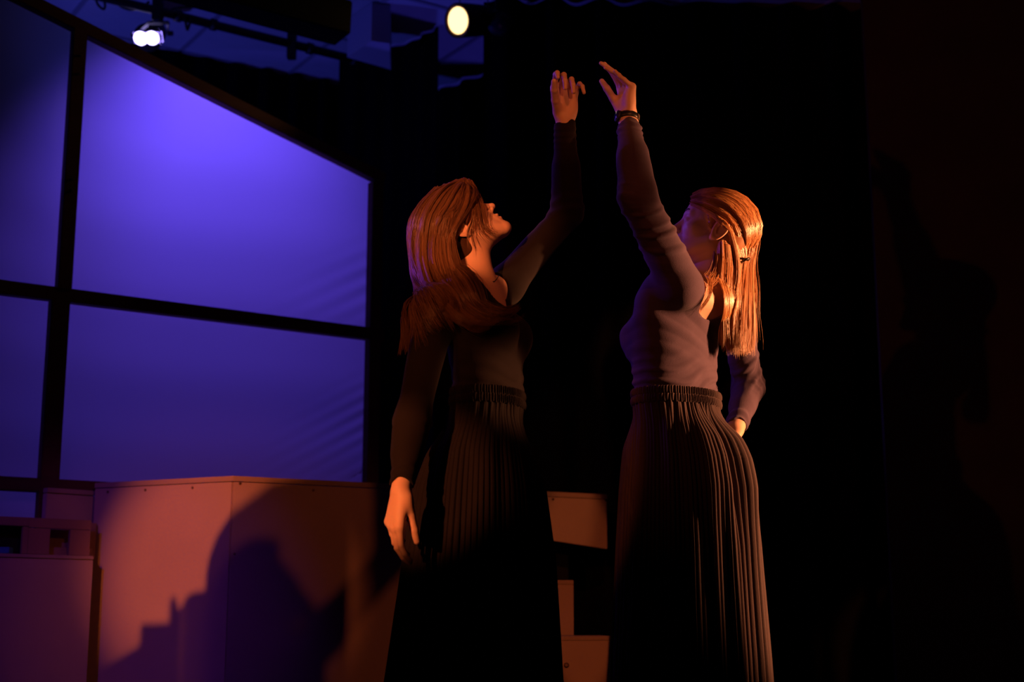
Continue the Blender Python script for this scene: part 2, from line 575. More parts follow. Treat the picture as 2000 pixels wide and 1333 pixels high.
prism(bm, [pc0 + pd * s1 + pdn * .30, e_e + pdn * .30, e_e + pdn * .32, pc0 + pd * s1 + pdn * .32], 0, ZP - .02)
bm_obj('shade_panel', bm, M['dark'], plat)  # black panel behind the slanted cut stands in for the shade there
for (u, v) in ((469, 945), (458, 1083), (1080, 976), (612, 958)):
    q = on_face(u, v)
    bm = bmesh.new(); lathe(bm, q, -pdn, [(-.002, .005), (.0015, .005), (.002, .003)], 10)
    bm_obj('screw', bm, M['screw'], plat)
for t_ in (.28, .62, .90):
    q = pc0 + ld_ * t_ + UP * (ZP - .035)
    bm = bmesh.new(); lathe(bm, q, -ldn, [(-.002, .005), (.0015, .005), (.002, .003)], 10)
    bm_obj('screw', bm, M['screw'], plat)

# lower box, set further back left of the platform
qf = at(92, 953, 5.16); qg = at(187, 949, 5.295)
bm = bmesh.new()
fdv = Vector((qg.x - qf.x, qg.y - qf.y, 0)); fpn = Vector((-fdv.y, fdv.x, 0)).normalized()
a0 = Vector((qf.x, qf.y, 0)); a1 = a0 + fdv
sm = empty('plywood_box', (a0.x, a0.y, 0), 'narrow plywood box between the platform and the lit screen', 'box')
prism(bm, [a0, a1, a1 + fpn * .03, a0 + fpn * .03], 0, qf.z - .02, .002)
bm_obj('body', bm, M['paint'], sm)
bm = bmesh.new()
prism(bm, [a0 - fpn * .004, a1 - fpn * .004, a1 + fpn * .03, a0 + fpn * .03], qf.z - .018, qf.z, .002)
bm_obj('lid', bm, M['paint2'], sm)

# low box at far left with the slotted crate on top
lz = at(183, 1087, 5.16).z
la, lb2 = at(-170, 1087, 4.75), at(183, 1087, 5.16)
la.z = lb2.z = 0
ldv = (lb2 - la).normalized(); lpn = Vector((-ldv.y, ldv.x, 0))
lowb = empty('low_plywood_box', (lb2.x - .2, lb2.y, 0), 'low reddish plywood box at the far left bottom, carrying the slotted crate', 'box')
bm = bmesh.new()
prism(bm, [la, lb2, lb2 + lpn * .06, la + lpn * .06], 0, lz - .014, .002)
bm_obj('body', bm, M['paint'], lowb)
bm = bmesh.new()
prism(bm, [la - lpn * .003, lb2 - lpn * .003, lb2 + lpn * .06, la + lpn * .06], lz - .013, lz, .002)
bm_obj('lid', bm, M['paint2'], lowb)

# slotted crate
czt = at(55, 1011, 5.02).z
cc = at(57, 1011, 5.02); cc.z = 0
crate = empty('slotted_crate', (cc.x, cc.y, lz), 'small brown slotted crate with two dark openings, on the low box', 'crate')


def window_face(name, p, d, n, L, z0, z1, ox0, ox1, oz0, oz1, th=.014):
    """board face from p along d with one rectangular opening, built of four slats"""
    for (a, b, c, e) in ((0, L, oz1, z1), (0, ox0, z0, oz1), (ox1, L, z0, oz1)):
        bm = bmesh.new()
        prism(bm, [p + d * a, p + d * b, p + d * b + n * th, p + d * a + n * th], c + .0008, e - .0008, .0012)
        bm_obj(name, bm, M['crate'], crate)


cl = at(-90, 1014, 4.86) - at(57, 1011, 5.02); cl.z = 0
cr = at(179, 1014, 5.17) - at(57, 1011, 5.02); cr.z = 0
cld, crd = cl.normalized(), cr.normalized()
H0, H1 = lz + .001, czt
px = crd.length and cr.length / 121
window_face('slat', cc, crd, Vector((-crd.y, crd.x, 0)), cr.length, H0, H1, 42 * px, 80 * px, H0, H1 - .036)
pxl = cl.length / 147
window_face('slat', cc, cld, Vector((cld.y, -cld.x, 0)), cl.length, H0, H1, 11 * pxl, 100 * pxl, H0, H1 - .032)
bm = bmesh.new()
prism(bm, [cc + Vector((0, .03, 0)), cc + cr * .95 + Vector((0, .03, 0)), cc + cr * .95 + Vector((0, .07, 0)), cc + Vector((0, .07, 0))], H0, H0 + .028, .001)
bm_obj('inner_bar', bm, M['crate'], crate)
bm = bmesh.new()
prism(bm, [cc + Vector((.0, .075, 0)), cc + cr * .98 + Vector((0, .075, 0)), cc + cr * .98 + Vector((0, .085, 0)), cc + Vector((.0, .085, 0))], H0, H1 - .006, .001)
bm_obj('back_board', bm, M['crate'], crate)
bm = bmesh.new()
prism(bm, [cc + Vector((-.012, .060, 0)), cc + cl + Vector((0, .060, 0)), cc + cl + Vector((0, .068, 0)), cc + Vector((-.012, .068, 0))], H0, H1 - .004, .001)
bm_obj('back_board', bm, M['dark'], crate)
# blue object seen through the left opening of the crate
tq = cc + cl * .48 + Vector((0, .018, 0))
bm = bmesh.new()
prism(bm, [tq + Vector((-.09, 0, 0)), tq + Vector((.055, 0, 0)), tq + Vector((.055, .04, 0)), tq + Vector((-.09, .04, 0))], H0, H0 + .022, .002)
box_between(bm, tq + Vector((-.05, .02, H0 + .022)), tq + Vector((-.018, .02, H0 + .022)), Vector((0, .03, 0)), Vector((0, 0, .001)))
for v_ in bm.verts: pass
box_between(bm, tq + Vector((-.075, .02, H0 + .0)), tq + Vector((-.032, .02, H0 + .068)), Vector((0, .03, 0)), Vector((.02, 0, .012)))
tag(bm_obj('blue_clip', bm, M['teal']), 'blue plastic piece inside the left opening of the slotted crate', 'tray')

# stepped boxes between the dancers
s_z = at(1130, 1243, 4.98).z
sa, sb = at(985, 1238, 4.95), at(1193, 1243, 4.98)
sa.z = sb.z = 0
sdv = (sb - sa).normalized(); spn = Vector((-sdv.y, sdv.x, 0))
st = empty('step_box', (sb.x - .15, sb.y, 0), 'low painted step box at the bottom between the dancers, with one screw', 'step')
bm = bmesh.new(); prism(bm, [sa, sb, sb + spn * .25, sa + spn * .25], 0, s_z - .016, .0015); bm_obj('riser', bm, M['paint'], st)
bm = bmesh.new(); prism(bm, [sa - spn * .003, sb - spn * .003, sb + spn * .25, sa + spn * .25], s_z - .015, s_z, .0015); bm_obj('tread', bm, M['paint2'], st)
q = at(1106, 1300, 4.966)
bm = bmesh.new(); lathe(bm, q, -spn, [(-.006, .009), (.004, .009), (.006, .005)], 12); bm_obj('screw', bm, M['screw'], st)
ua, ub = at(985, 1133, 5.24), at(1120, 1134, 5.27)
u_z = ub.z; ua.z = ub.z = 0
udv = (ub - ua).normalized(); upn = Vector((-udv.y, udv.x, 0))
st2 = empty('step_box', (ub.x - .1, ub.y, s_z), 'narrow upper step box standing behind the low step box', 'step')
bm = bmesh.new(); prism(bm, [ua, ub, ub + upn * .2, ua + upn * .2], 0, u_z - .016, .0015); bm_obj('riser', bm, M['paint'], st2)
bm = bmesh.new(); prism(bm, [ua - upn * .003, ub - upn * .003, ub + upn * .2, ua + upn * .2], u_z - .015, u_z, .0015); bm_obj('tread', bm, M['paint2'], st2)

# ---------------------------------------------------------------- lighting rig
pa, pb = at(150, -18, 5.95), at(694, 117, 6.62)
pz = (pa.z + pb.z) / 2
rig = empty('lighting_pipe', (pb.x, pb.y, pz), 'long black lighting pipe crossing the blue ceiling', 'pipe')
pdir = (pb - pa).normalized()
bm = bmesh.new(); tube(bm, [pa - pdir * .8, pa, pb], .021, 14); bm_obj('tube', bm, M['dark'], rig, True)
bm = bmesh.new(); tube(bm, [pb - pdir * .02, pb + pdir * .012], .029, 14); bm_obj('end_cap', bm, M['dark'], rig, True)
hc_ = pa + pdir * ((at(568, 85, 6.47) - pa).dot(pdir))
beam('hanger', hc_ - UP * .075, Vector((hc_.x, hc_.y, CEIL - .005)), Vector((.042, 0, 0)), Vector((0, .042, 0)), M['dark'], rig)
hc2 = pa + pdir * ((at(312, 10, 6.1) - pa).dot(pdir))
beam('hanger', hc2 - UP * .05, Vector((hc2.x, hc2.y, CEIL - .005)), Vector((.042, 0, 0)), Vector((0, .042, 0)), M['dark'], rig)
for u in (345, 425, 655):
    q = pa + pdir * ((at(u, 30 + (u - 345) * .25, 6.2) - pa).dot(pdir))
    bm = bmesh.new(); tube(bm, [q - pdir * .014, q + pdir * .014], .029, 12); bm_obj('pipe_collar', bm, M['dark'], rig, True)

# long black beam in front of the pipe
ba, bb = at(250, -70, 5.35), at(672, 46, 5.85)
bdir = (bb - ba).normalized()
bside = bdir.cross(UP).normalized()
bup = bside.cross(bdir)
bo = empty('black_box_beam', (bb.x, bb.y, bb.z), 'thick black box beam hanging above the lighting pipe', 'beam')
beam('box_section', ba - bdir * .6, bb, bside * .16, bup * .155, M['drape'], bo, .006)
hq = bb - bdir * .12
beam('hanger', Vector((hq.x, hq.y, hq.z + .06)), Vector((hq.x, hq.y, CEIL - .005)), Vector((.05, 0, 0)), Vector((0, .05, 0)), M['dark'], bo)

# blue LED lamp hanging from the pipe behind the screen
lc = at(288, 74, 6.28)
aimp = on_screen(470, 490)
ax = (aimp - lc).normalized()
led = empty('led_stage_lamp', lc, 'lit blue LED lamp hanging from the lighting pipe above the screen', 'stage lamp', 'stage lamps')
face_dir = (Vector((-.05, -.75, -.55))).normalized()
bm = bmesh.new()
lathe(bm, lc - face_dir * .15, face_dir, [(0, .035), (.02, .055), (.10, .062), (.145, .068)], 24)
bm_obj('housing', bm, M['dark'], led, True)
lx = face_dir.cross(UP).normalized()
bm = bmesh.new()
box_between(bm, lc - face_dir * .012 - lx * .068, lc - face_dir * .012 + lx * .068, face_dir.cross(lx) * .075, face_dir * .03, .012)
bm_obj('lens_housing', bm, M['blue_lens'], led)
for sgn in (-1, 1):
    bm = bmesh.new()
    lathe(bm, lc + lx * (.027 * sgn + .004) + face_dir * .006, face_dir, [(0, .033), (.004, .031), (.006, .018)], 20)
    bm_obj('led', bm, M['blue_glow'], led)
pq = pa + pdir * ((lc - pa).dot(pdir))
yk = lc - face_dir * .08
for sgn in (-1, 1):
    beam('yoke_arm', yk + lx * .075 * sgn, Vector((pq.x, pq.y, pq.z - .06)) + lx * .045 * sgn, lx * .006, Vector((0, .025, 0)), M['dark'], led, .001)
bm = bmesh.new()
box_between(bm, Vector((pq.x, pq.y, pq.z - .058)) - lx * .05, Vector((pq.x, pq.y, pq.z - .058)) + lx * .05, Vector((0, .03, 0)), UP * .007)
bm_obj('yoke_bridge', bm, M['dark'], led)
bm = bmesh.new()
tube(bm, [(pq.x, pq.y, pq.z - .06), (pq.x, pq.y, pq.z + .035)], .022, 10)
bm_obj('hook_clamp', bm, M['dark'], led, True)
for sgn in (-1, 1):
    bm = bmesh.new(); tube(bm, [yk + lx * .075 * sgn, yk + lx * .1 * sgn], .012, 10)
    bm_obj('tilt_knob', bm, M['dark'], led)
l_ = spot('blue_lamp_light', lc + face_dir * .03, aimp, 120, (0.15, 0.074, 1.0), 45, 1.0, 0.05)

# warm lamp hung at the top, facing the audience
wc = at(896, 40, 6.0)
wdir = Vector((-.80, -.85, -.38)).normalized()
wl_ = empty('fresnel_stage_lamp', wc, 'lit warm round stage lamp at the top centre', 'stage lamp', 'stage lamps')
bm = bmesh.new()
lathe(bm, wc - wdir * .20, wdir, [(0, .05), (.02, .068), (.12, .075), (.19, .078), (.205, .078)], 28)
bm_obj('housing', bm, M['dark'], wl_, True)
bm = bmesh.new()
lathe(bm, wc, wdir, [(0, .064), (.006, .060), (.012, .045), (.016, .02)], 28)
bm_obj('lens', bm, M['warm_glow'], wl_, True)
bm = bmesh.new()
lathe(bm, wc - wdir * .006, wdir, [(0, .078), (.016, .078), (.016, .066), (.004, .066)], 28, cap=False)
bm_obj('lens_rim', bm, M['warm_rim'], wl_, True)
wx = wdir.cross(UP).normalized()
wk = wc - wdir * .1
for sgn in (-1, 1):
    beam('yoke_arm', wk + wx * .09 * sgn, wk + wx * .09 * sgn + UP * .17, wx * .006, Vector((0, .03, 0)), M['dark'], wl_, .001)
beam('yoke_bridge', wk - wx * .093 + UP * .17, wk + wx * .093 + UP * .17, Vector((0, .03, 0)), UP * .006, M['dark'], wl_, .001)
bm = bmesh.new(); tube(bm, [wk + UP * .17, Vector((wk.x, wk.y, CEIL - .01))], .014, 10); bm_obj('hook_clamp', bm, M['dark'], wl_, True)
spot('warm_lamp_light', wc + wdir * .02, wc + wdir * 3, 22, (1.0, 0.55, 0.2), 35, 0.5, 0.05)

# unlit lamp to the right of it
dc = at(978, 46, 6.05)
ddir = Vector((.15, -.9, -.45)).normalized()
dk = empty('unlit_stage_lamp', dc, 'small unlit dark stage lamp right of the warm lamp', 'stage lamp', 'stage lamps')
bm = bmesh.new()
lathe(bm, dc - ddir * .2, ddir, [(0, .04), (.02, .055), (.18, .06), (.2, .06)], 24)
bm_obj('housing', bm, M['dark'], dk, True)
bm = bmesh.new(); lathe(bm, dc, ddir, [(0, .052), (.008, .045), (.014, .02)], 24); bm_obj('lens', bm, M['glass'], dk, True)
bm = bmesh.new(); tube(bm, [dc - ddir * .1, Vector((dc.x - ddir.x * .1, dc.y - ddir.y * .1, CEIL - .01))], .014, 10); bm_obj('hook_clamp', bm, M['dark'], dk, True)
bm = bmesh.new(); lathe(bm, dc - ddir * .1 + Vector((.062, 0, .0)), (1, 0, 0), [(0, .012), (.012, .012), (.014, .008)], 12); bm_obj('tilt_knob', bm, M['screw'], dk, True)


def cable(us, Y, r, label):
    pts = [at(u, v, Y) for u, v in us]
    fine = []
    n = len(pts)
    for i in range(n - 1):
        p0_, p1_, p2_, p3_ = pts[max(i - 1, 0)], pts[i], pts[i + 1], pts[min(i + 2, n - 1)]
        for k in range(8):
            t = k / 8
            fine.append(.5 * ((2 * p1_) + (p2_ - p0_) * t + (2 * p0_ - 5 * p1_ + 4 * p2_ - p3_) * t * t + (3 * p1_ - p0_ - 3 * p2_ + p3_) * t ** 3))
    fine.append(pts[-1])
    bm = bmesh.new(); tube(bm, fine, r, 6)
    return tag(bm_obj('cable', bm, M['dark'], None, True), label, 'cable', 'cables on the lighting rig')


cable([(222, -4), (235, 12), (255, 19), (275, 15), (292, 3)], 6.12, .006, 'black cable sagging in a loop left of the blue lamp')
cable([(186, -5), (192, 10), (203, 18), (205, 8), (200, -4)], 6.1, .006, 'small black cable loop hanging at the top left')
cable([(356, 26), (362, 42), (366, 58), (372, 40), (376, 30)], 6.18, .007, 'short black cable tail hanging right of the blue lamp')
cable([(300, 60), (312, 44), (330, 22), (360, 14), (420, 16)], 6.2, .005, 'thin black cable running from the blue lamp along the pipe')

# ---------------------------------------------------------------- unseen blocker outside the picture at stage left, shaped to cast the platform's stepped shadow
lampB = Vector((-1.9, 0.9, 2.3))


def on_left(u, v):
    d = at(u, v, 1.0) - camp
    return camp + d * ((pc - camp).dot(ldn) / d.dot(ldn))


ldir = Vector((.75, 4.2, 0)).normalized()
lper = Vector((ldir.y, -ldir.x, 0))
bc = lampB + (on_left(350, 1180) - lampB) * .35
stk = empty('shadow_blocker', (bc.x, bc.y, 0), 'tall black unseen blocker with stepped top, added to cast the stepped shadow, left of the picture', 'shadow blocker')


def occ(u, v, face=on_left):
    p = face(u, v)
    d = p - lampB
    t = (bc - lampB).dot(ldir) / d.dot(ldir)
    q = lampB + d * t
    return (q - bc).dot(lper), q.z


prof = [occ(190, 1312), occ(272, 1262), occ(276, 1219), occ(331, 1217), occ(332, 1172), occ(338, 1164), occ(344, 1170), occ(348, 1188), occ(354, 1187), occ(366, 1164), occ(374, 1158), occ(403, 1153), occ(406, 1110), occ(412, 1078), occ(424, 1046), occ(446, 1012), occ(530, 945, on_face), occ(690, 925, on_face)]
for (h0, z0_), (h1, z1_) in zip(prof[:-1], prof[1:]):
    if h1 - h0 < .0006: continue
    bm = bmesh.new()
    a_, b_ = bc + lper * h0, bc + lper * (h1 - .0005)
    vs = []
    for dd in (0, .10):
        vs += [bm.verts.new(Vector((a_.x, a_.y, 0)) + ldir * dd), bm.verts.new(Vector((b_.x, b_.y, 0)) + ldir * dd),
               bm.verts.new(Vector((b_.x, b_.y, z1_ - dd * .45)) + ldir * dd), bm.verts.new(Vector((a_.x, a_.y, z0_ - dd * .45)) + ldir * dd)]
    for q in ((0, 1, 2, 3), (7, 6, 5, 4), (0, 4, 5, 1), (1, 5, 6, 2), (2, 6, 7, 3), (3, 7, 4, 0)):
        bm.faces.new([vs[k] for k in q])
    bmesh.ops.recalc_face_normals(bm, faces=bm.faces)
    bm_obj('board', bm, M['dark'], stk)

# ================================================================ people
f32 = np.float32


def A(v):
    return np.array(v, dtype=f32)


def unit(v):
    v = np.asarray(v, dtype=f32)
    return v / (np.linalg.norm(v) + 1e-9)


def smin(a, b, k):
    h = np.maximum(k - np.abs(a - b), 0) / k
    return np.minimum(a, b) - h * h * k * .25


def smax(a, b, k):
    return -smin(-a, -b, k)


def rc(P, a, b, r1, r2):
    """tapered capsule"""
    ba = b - a
    l2 = float(ba @ ba)
    t = np.clip(((P - a) @ ba) / l2, 0, 1)
    d = P - a - t[:, None] * ba
    return np.sqrt((d * d).sum(1)) - (r1 + (r2 - r1) * t)


def ell(P, c, r, ax=None):
    q = P - c
    if ax is not None:
        q = q @ ax.T
    r = np.asarray(r, dtype=f32)
    k0 = np.sqrt(((q / r) ** 2).sum(1))
    k1 = np.sqrt(((q / (r * r)) ** 2).sum(1)) + 1e-9
    return k0 * (k0 - 1) / k1


def surfnet(V, lo, h):
    ins = V < 0
    n = np.array(V.shape)
    c = np.zeros(tuple(n - 1), dtype=np.int8)
    for i in (0, 1):
        for j in (0, 1):
            for k in (0, 1):
                c += ins[i:n[0] - 1 + i, j:n[1] - 1 + j, k:n[2] - 1 + k]
    act = (c > 0) & (c < 8)
    ijk = np.argwhere(act)
    idx = -np.ones(act.shape, dtype=np.int64)
    idx[act] = np.arange(len(ijk))
    acc = np.zeros((len(ijk), 3)); cnt = np.zeros(len(ijk))
    offs = [(0, 0, 0), (1, 0, 0), (0, 1, 0), (1, 1, 0), (0, 0, 1), (1, 0, 1), (0, 1, 1), (1, 1, 1)]
    vals = [V[ijk[:, 0] + o_[0], ijk[:, 1] + o_[1], ijk[:, 2] + o_[2]] for o_ in offs]
    for a in range(8):
        for b in range(a + 1, 8):
            da = np.array(offs[b]) - np.array(offs[a])
            if np.abs(da).sum() != 1: continue
            va, vb = vals[a], vals[b]
            m = (va < 0) != (vb < 0)
            t = np.where(m, va / np.where(m, va - vb, 1), 0)
            acc[m] += (np.array(offs[a]) + t[:, None] * da)[m]
            cnt[m] += 1
    verts = lo + (ijk + acc / np.maximum(cnt, 1)[:, None]) * h
    faces = []
    for axn in range(3):
        u, v = [(1, 2), (2, 0), (0, 1)][axn]
        sl0 = [slice(None)] * 3; sl1 = [slice(None)] * 3
        sl0[axn] = slice(0, n[axn] - 1); sl1[axn] = slice(1, n[axn])
        ch = ins[tuple(sl0)] != ins[tuple(sl1)]
        e = np.argwhere(ch)
        e = e[(e[:, u] > 0) & (e[:, u] < n[u] - 1) & (e[:, v] > 0) & (e[:, v] < n[v] - 1)]
        def cell(du, dv_):
            q = e.copy(); q[:, u] += du; q[:, v] += dv_
            return idx[q[:, 0], q[:, 1], q[:, 2]]
        quad = np.stack([cell(-1, -1), cell(0, -1), cell(0, 0), cell(-1, 0)], 1)
        flip = ~ins[e[:, 0], e[:, 1], e[:, 2]]
        quad[flip] = quad[flip][:, ::-1]
        faces.append(quad)
    F_ = np.concatenate(faces)
    F_ = F_[(F_ >= 0).all(1)]
    return verts, F_


def grad(fn, P, e):
    g = np.zeros_like(P)
    for k in range(3):
        d = np.zeros(3, dtype=f32); d[k] = e
        g[:, k] = fn(P + d) - fn(P - d)
    return g / (np.linalg.norm(g, axis=1, keepdims=True) + 1e-9)


def mesh_sdf(fn, lo, hi, h, polish=2):
    lo = np.asarray(lo, dtype=np.float64); hi = np.asarray(hi, dtype=np.float64)
    m = 4
    nc = np.ceil((hi - lo) / (h * m)).astype(int)
    gx_ = [lo[k] + np.arange(nc[k] + 1) * h * m for k in range(3)]
    G = np.stack(np.meshgrid(*gx_, indexing='ij'), -1).reshape(-1, 3).astype(f32)
    Cc = fn(G).reshape(tuple(nc + 1))
    mn = np.full(tuple(nc), 1e9, dtype=f32)
    for i in (0, 1):
        for j in (0, 1):
            for k in (0, 1):
                mn = np.minimum(mn, np.abs(Cc[i:nc[0] + i, j:nc[1] + j, k:nc[2] + k]))
    actc = mn < h * m * 1.9
    # fine grid
    V = np.repeat(np.repeat(np.repeat(Cc, m, 0), m, 1), m, 2)[:nc[0] * m + 1, :nc[1] * m + 1, :nc[2] * m + 1].astype(f32)
    am = np.zeros(V.shape, dtype=bool)
    up = np.repeat(np.repeat(np.repeat(actc, m, 0), m, 1), m, 2)
    for i in (0, 1):
        for j in (0, 1):
            for k in (0, 1):
                am[i:i + up.shape[0], j:j + up.shape[1], k:k + up.shape[2]] |= up
    pts = np.argwhere(am)
    W = (lo + pts * h).astype(f32)
    out = np.empty(len(W), dtype=f32)
    for s in range(0, len(W), 400000):
        out[s:s + 400000] = fn(W[s:s + 400000])
    V[am] = out
    v, F_ = surfnet(V, lo, h)
    v = v.astype(f32)
    for _ in range(polish):
        d = np.clip(fn(v), -h * .6, h * .6)
        v = v - grad(fn, v, h * .5) * d[:, None]
    return v, F_


def vnoise(P, s, seed=0):
    """cheap smooth noise in -1..1"""
    r = np.random.default_rng(seed)
    o_ = np.zeros(len(P), dtype=f32)
    for k in range(5):
        d = unit(r.normal(size=3)) * s * (.7 + .6 * r.random())
        o_ += np.sin(P @ d.astype(f32) * 6.283 + r.random() * 6.28)
    return o_ / 3.0


# ---------------------------------------------------------------- hand
def hand_prims(wrist, d, n, left, curls, spreads, thumb, s=1.0):
    """tapered capsules of a hand: d finger direction, n palm normal, curls per finger in degrees,
    thumb = (out, forward, bend1, bend2)"""
    wrist = A(wrist); d = unit(d); n = unit(np.asarray(n) - d * (np.asarray(n) @ d))
    t = np.cross(n, d) if left else np.cross(d, n)
    W = lambda a, b, c: (wrist + s * (t * a + d * b + n * c)).astype(f32)
    palm, fingers, nails = [], [], []
    toff = (.027, .009, -.010, -.027); doff = (.090, .093, .087, .078)
    lens = ((.041, .024, .020), (.045, .028, .021), (.041, .026, .020), (.032, .019, .018))
    rad = ((.0088, .0075, .0067, .0054), (.0089, .0077, .0068, .0054), (.0083, .0072, .0064, .0052), (.0073, .0062, .0056, .0047))
    for i in range(4):
        base = W(toff[i] * .42, .016, 0.0)
        mcp = W(toff[i], doff[i], -.002)
        palm.append((base, mcp, .0150 * s, .0112 * s))
        sp = math.radians(spreads[i])
        cur, p, fl = 0.0, mcp, []
        for k in range(3):
            cur += math.radians(curls[i][k])
            dir_ = d * math.cos(cur) + n * math.sin(cur)
            dir_ = unit(dir_ + t * math.tan(sp) * (1 if k == 0 else .8))
            q = (p + dir_ * lens[i][k] * s).astype(f32)
            fl.append((p, q, rad[i][k] * s, rad[i][k + 1] * s))
            if k == 2:
                back = unit(-n * math.cos(cur) + d * math.sin(cur))
                nails.append((q - dir_ * .004 * s, dir_, back, .0052 * s))
            p = q
        fingers.append(fl)
    out, fwd, b1, b2 = thumb
    c0 = W(.018, .020, .008)
    td = unit(t * math.sin(math.radians(out)) + d * math.cos(math.radians(out)) + n * fwd)
    p = c0; fl = []
    tl_ = (.044, .033, .026); tr_ = (.0145, .0108, .0098, .0072)
    side = unit(d * 1.0 - t * .6 + n * .25)
    for k, bnd in enumerate((0, b1, b2)):
        td = unit(td * math.cos(math.radians(bnd)) + side * math.sin(math.radians(bnd)))
        q = (p + td * tl_[k] * s).astype(f32)
        fl.append((p, q, tr_[k] * s, tr_[k + 1] * s))
        if k == 2:
            back = unit(np.cross(td, np.cross(t - n * .5, td)))
            nails.append((q - td * .004 * s, td, back, .0062 * s))
        p = q
    fingers.append(fl)
    pads = [(W(.014, .038, .008), (.017 * s, .028 * s, .014 * s)), (W(-.020, .035, .006), (.014 * s, .030 * s, .013 * s))]
    ax = np.stack([t, d, n]).astype(f32)

    def fn(P):
        o_ = None
        for a, b, r1, r2 in palm:
            q = rc(P, a, b, r1, r2)
            o_ = q if o_ is None else smin(o_, q, .014 * s)
        for c, r in pads:
            o_ = smin(o_, ell(P, c, r, ax), .012 * s)
        fin = None
        for i, fl in enumerate(fingers):
            g = None
            for a, b, r1, r2 in fl:
                q = rc(P, a, b, r1, r2)
                g = q if g is None else smin(g, q, .003 * s)
            if i == 4:
                o_ = smin(o_, g, .009 * s)
            else:
                fin = g if fin is None else smin(fin, g, .0012 * s)
        o_ = smin(o_, fin, .007 * s)
        return o_
    allp = np.array([q for fl in fingers for q in (fl[0][0], fl[-1][1])] + [wrist])
    return fn, allp, nails


# ---------------------------------------------------------------- head
def head_sdf(s):
    def sym(P):
        Q = P.copy(); Q[:, 0] = np.abs(Q[:, 0]); return Q

    def fn(P):
        P = P / s
        S = sym(P)
        d = ell(P, A((0, -.014, .038)), (.073, .094, .080))
        d = smin(d, ell(P, A((0, .040, .036)), (.060, .050, .052)), .03)          # forehead
        d = smin(d, ell(P, A((0, .028, -.030)), (.056, .058, .066)), .03)         # mid face
        d = smin(d, rc(S, A((.050, -.004, -.040)), A((.020, .066, -.092)), .020, .015), .03)   # jaw
        d = smin(d, ell(P, A((0, .075, -.094)), (.021, .017, .017)), .02)         # chin
        d = smin(d, ell(S, A((.045, .050, -.020)), (.020, .022, .018)), .02)      # cheekbone
        d = smin(d, rc(S, A((.012, .084, .018)), A((.044, .072, .020)), .008, .007), .014)     # brow
        d = smax(d, -ell(S, A((.031, .100, .000)), (.017, .018, .012)), .014)     # socket
        d = smin(d, ell(S, A((.031, .0715, .000)), (.0145, .0145, .0125)), .005)  # lid
        d = smin(d, rc(P, A((0, .082, .012)), A((0, .104, -.028)), .0085, .0085), .010)        # nose
        d = smin(d, ell(P, A((0, .106, -.030)), (.0095, .0090, .0085)), .007)
        d = smin(d, ell(S, A((.011, .094, -.034)), (.0075, .0095, .0070)), .006)
        d = smax(d, -ell(S, A((.006, .099, -.041)), (.0035, .0050, .0045)), .004)
        d = smin(d, ell(P, A((0, .076, -.060)), (.026, .014, .020)), .015)        # muzzle
        d = smin(d, ell(P, A((0, .0885, -.056)), (.021, .0075, .0055)), .005)     # lips
        d = smin(d, ell(P, A((0, .0870, -.068)), (.018, .0080, .0062)), .005)
        d = smax(d, -ell(P, A((0, .098, -.0615)), (.024, .0085, .0016)), .003)
        # ear
        a = math.radians(-14)
        er = np.array([[1, 0, 0], [0, math.cos(a), -math.sin(a)], [0, math.sin(a), math.cos(a)]], dtype=f32)
        Q = (S - A((.077, -.018, -.004))) @ er.T
        Q = Q + np.stack([-.25 * np.maximum(-Q[:, 1], 0), 0 * Q[:, 0], 0 * Q[:, 0]], 1).astype(f32)
        yy = Q[:, 1] / (1.0 + .12 * np.clip(Q[:, 2] / .03, -1, 1))
        rr = np.sqrt((yy / .0165) ** 2 + (Q[:, 2] / .0275) ** 2)
        helix = np.sqrt(((rr - 1) * .020) ** 2 + Q[:, 0] ** 2) - .0042
        disc = np.maximum((rr - 1) * .0165, np.abs(Q[:, 0] + .0030) - .0036)
        antih = np.sqrt((((np.sqrt((yy + .001) ** 2 / .0105 ** 2 + (Q[:, 2] - .002) ** 2 / .018 ** 2)) - 1) * .012) ** 2 + (Q[:, 0] - .001) ** 2) - .0026
        ear = smin(helix, disc, .004)
        ear = smin(ear, antih, .003)
        ear = smin(ear, ell(Q, A((-.001, .006, -.026)), (.0050, .0080, .0090)), .004)
        ear = smin(ear, ell(Q, A((.000, .0155, -.002)), (.0040, .0040, .0060)), .003)
        d = smin(d, ear, .004)
        return d * s
    return fn


def frame_from(fwd, pitch, roll=0.0):
    """head axes: rows right, forward, up"""
    f0 = unit((fwd[0], fwd[1], 0)); r = np.array([f0[1], -f0[0], 0], dtype=f32)
    u0 = A((0, 0, 1)); p = math.radians(pitch)
    f_ = f0 * math.cos(p) + u0 * math.sin(p)
    u_ = u0 * math.cos(p) - f0 * math.sin(p)
    q = math.radians(roll)
    r2 = r * math.cos(q) + u_ * math.sin(q)
    u2 = u_ * math.cos(q) - r * math.sin(q)
    return np.stack([r2, f_, u2]).astype(f32)


